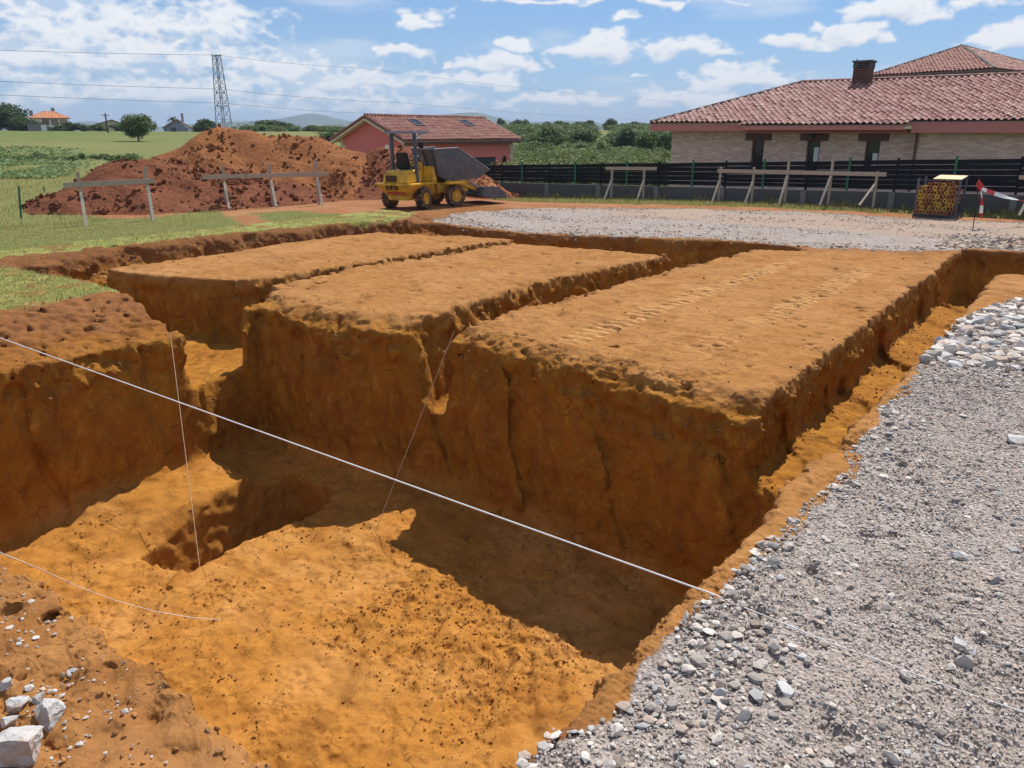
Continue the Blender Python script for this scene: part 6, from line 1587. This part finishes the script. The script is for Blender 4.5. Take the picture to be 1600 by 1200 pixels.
def cloud_field(az0, az1, el0, el1, W, Hh, clouds, extra=0.):
    """cover and brightness of the clouds over bearing and elevation, computed from noise"""
    A, E = np.meshgrid(np.linspace(az0, az1, W, dtype=np.float32), np.linspace(el0, el1, Hh, dtype=np.float32), indexing='xy')
    wob = fbm(A*.35, E*.6, 0*A, 3, 90)
    Aw = A + 1.7*wob; Ew = E + .8*fbm(A*.35 + 9, E*.6, 0*A, 3, 93)
    dens = np.full(A.shape, -3., np.float32); rel = np.zeros_like(A)
    for a0, e0, wa, we, amt, flat in clouds:
        x = (Aw - a0)/wa; y = (Ew - e0)/we; y = np.where(y < 0, y*flat, y)
        q = amt*(1 - x*x - y*y); m = q > dens
        dens = np.where(m, q, dens); rel = np.where(m, y, rel)
    bill = 0; a_ = 1.; f_ = 1.
    for o in range(5):
        bill = bill + a_*(.45 - np.abs(perlin(A*.55*f_, E*.95*f_, 0*A + 3, 100 + o))); a_ *= .57; f_ *= 2.1
    veil = fbm(A*.09, E*.42, 0*A, 5, 110)
    body = np.clip(dens, -1.6, 1.) - .1 + 1.15*(bill - .35)
    cov = sstep(-.25, .7, body)
    lit = sstep(-1.0, .75, rel*1.1 + .9*(bill - .35) + .25)
    v = .42*sstep(.05, .55, veil + extra)*sstep(27, 10, E)
    lit = np.where(cov > v, lit, .75); cov = np.maximum(cov, v)
    return cov, lit
def cloud_image(name, *a, **k):
    cov, lit = cloud_field(*a, **k); h, w_ = cov.shape
    im = bpy.data.images.new(name, w_, h, alpha=False, float_buffer=True); im.colorspace_settings.name = 'Non-Color'
    px = np.ones((h, w_, 4), np.float32); px[..., 0] = cov; px[..., 1] = lit; px[..., 2] = 0
    im.pixels.foreach_set(px.ravel()); im.update(); im.pack()
    return im
VIEW = (-52., 52., -1., 43.)
im1 = cloud_image('clouds_ahead', *VIEW, 1900, 800, CLOUDS)
rr_ = np.random.default_rng(12)
FILL = [(rr_.uniform(-180, 180), rr_.uniform(8, 75), rr_.uniform(5, 14), rr_.uniform(2.5, 6), 1.1, 1.6) for _ in range(120)]  # unseen clouds added outside the view to raise the ambient light
im2 = cloud_image('fill_clouds', -180., 180., 0., 90., 1100, 280, [c for c in FILL if not (-48 < c[0] < 48 and c[1] < 42)])
d = t.new('ShaderNodeTexCoord').outputs['Generated']
s = t.new('ShaderNodeSeparateXYZ'); t.l.new(d, s.inputs[0])
az = t.math('ADD', t.math('MULTIPLY', t.math('ARCTAN2', s.outputs[0], s.outputs[1]), 180/math.pi), 37.6)
az = t.math('WRAP', az, 180., -180.)
el = t.math('MULTIPLY', t.math('ARCSINE', s.outputs[2]), 180/math.pi)
def look(im, a0, a1, e0, e1):
    c = t.new('ShaderNodeCombineXYZ'); t.l.new(t.ramp(az, a0, a1), c.inputs[0]); t.l.new(t.ramp(el, e0, e1), c.inputs[1])
    n = t.new('ShaderNodeTexImage'); n.image = im; n.extension = 'EXTEND'; n.interpolation = 'Cubic'; t.l.new(c.outputs[0], n.inputs[0])
    return t.sep(n.outputs[0])
i1 = look(im1, *VIEW); i2 = look(im2, -180., 180., 0., 90.)
absaz = t.math('ABSOLUTE', az)
inview = t.math('MULTIPLY', t.ramp(absaz, 52, 44), t.ramp(el, 43, 36))
cov = t.math('ADD', t.math('MULTIPLY', i1[0], inview), t.math('MULTIPLY', i2[0], t.math('SUBTRACT', 1., inview)))
lit = t.math('ADD', t.math('MULTIPLY', i1[1], inview), t.math('MULTIPLY', i2[1], t.math('SUBTRACT', 1., inview)))
ccol = t.mix(lit, (4.9, 5.8, 7.2), (8.3, 8.45, 8.7))
tint = t.mix(1., sky.outputs[0], (.46, .67, .90), 'MULTIPLY')
base = t.mix(t.ramp(el, 14, -1, 0, .8), tint, (3.5, 5.0, 7.2))
fin = t.mix(t.math('MULTIPLY', cov, t.ramp(el, -.5, 1.5)), base, ccol)
t.l.new(fin, bg.inputs[0])

# ------------------------------------------------------------------ the air
def haze():
    m = MB(); m.box((0, 0, 0), (15000, 15000, 190)); hm = bpy.data.materials.new('haze'); hm.use_nodes = True; nt = hm.node_tree
    nt.nodes.remove(nt.nodes['Principled BSDF']); v = nt.nodes.new('ShaderNodeVolumePrincipled'); v.inputs['Color'].default_value = (.66, .80, 1, 1); v.inputs['Density'].default_value = .00022; v.inputs['Anisotropy'].default_value = 0
    nt.links.new(v.outputs[0], nt.nodes['Material Output'].inputs['Volume'])
    o = m.build('haze', hm, loc=(0, 0, 45)); tag(o, kind='stuff')
haze()
vs_ = sc.view_settings; vs_.view_transform = 'Standard'; vs_.look = 'None'; vs_.exposure = .2; vs_.gamma = 1
sc.cycles.diffuse_bounces = 2; sc.cycles.max_bounces = 6; sc.cycles.volume_bounces = 0
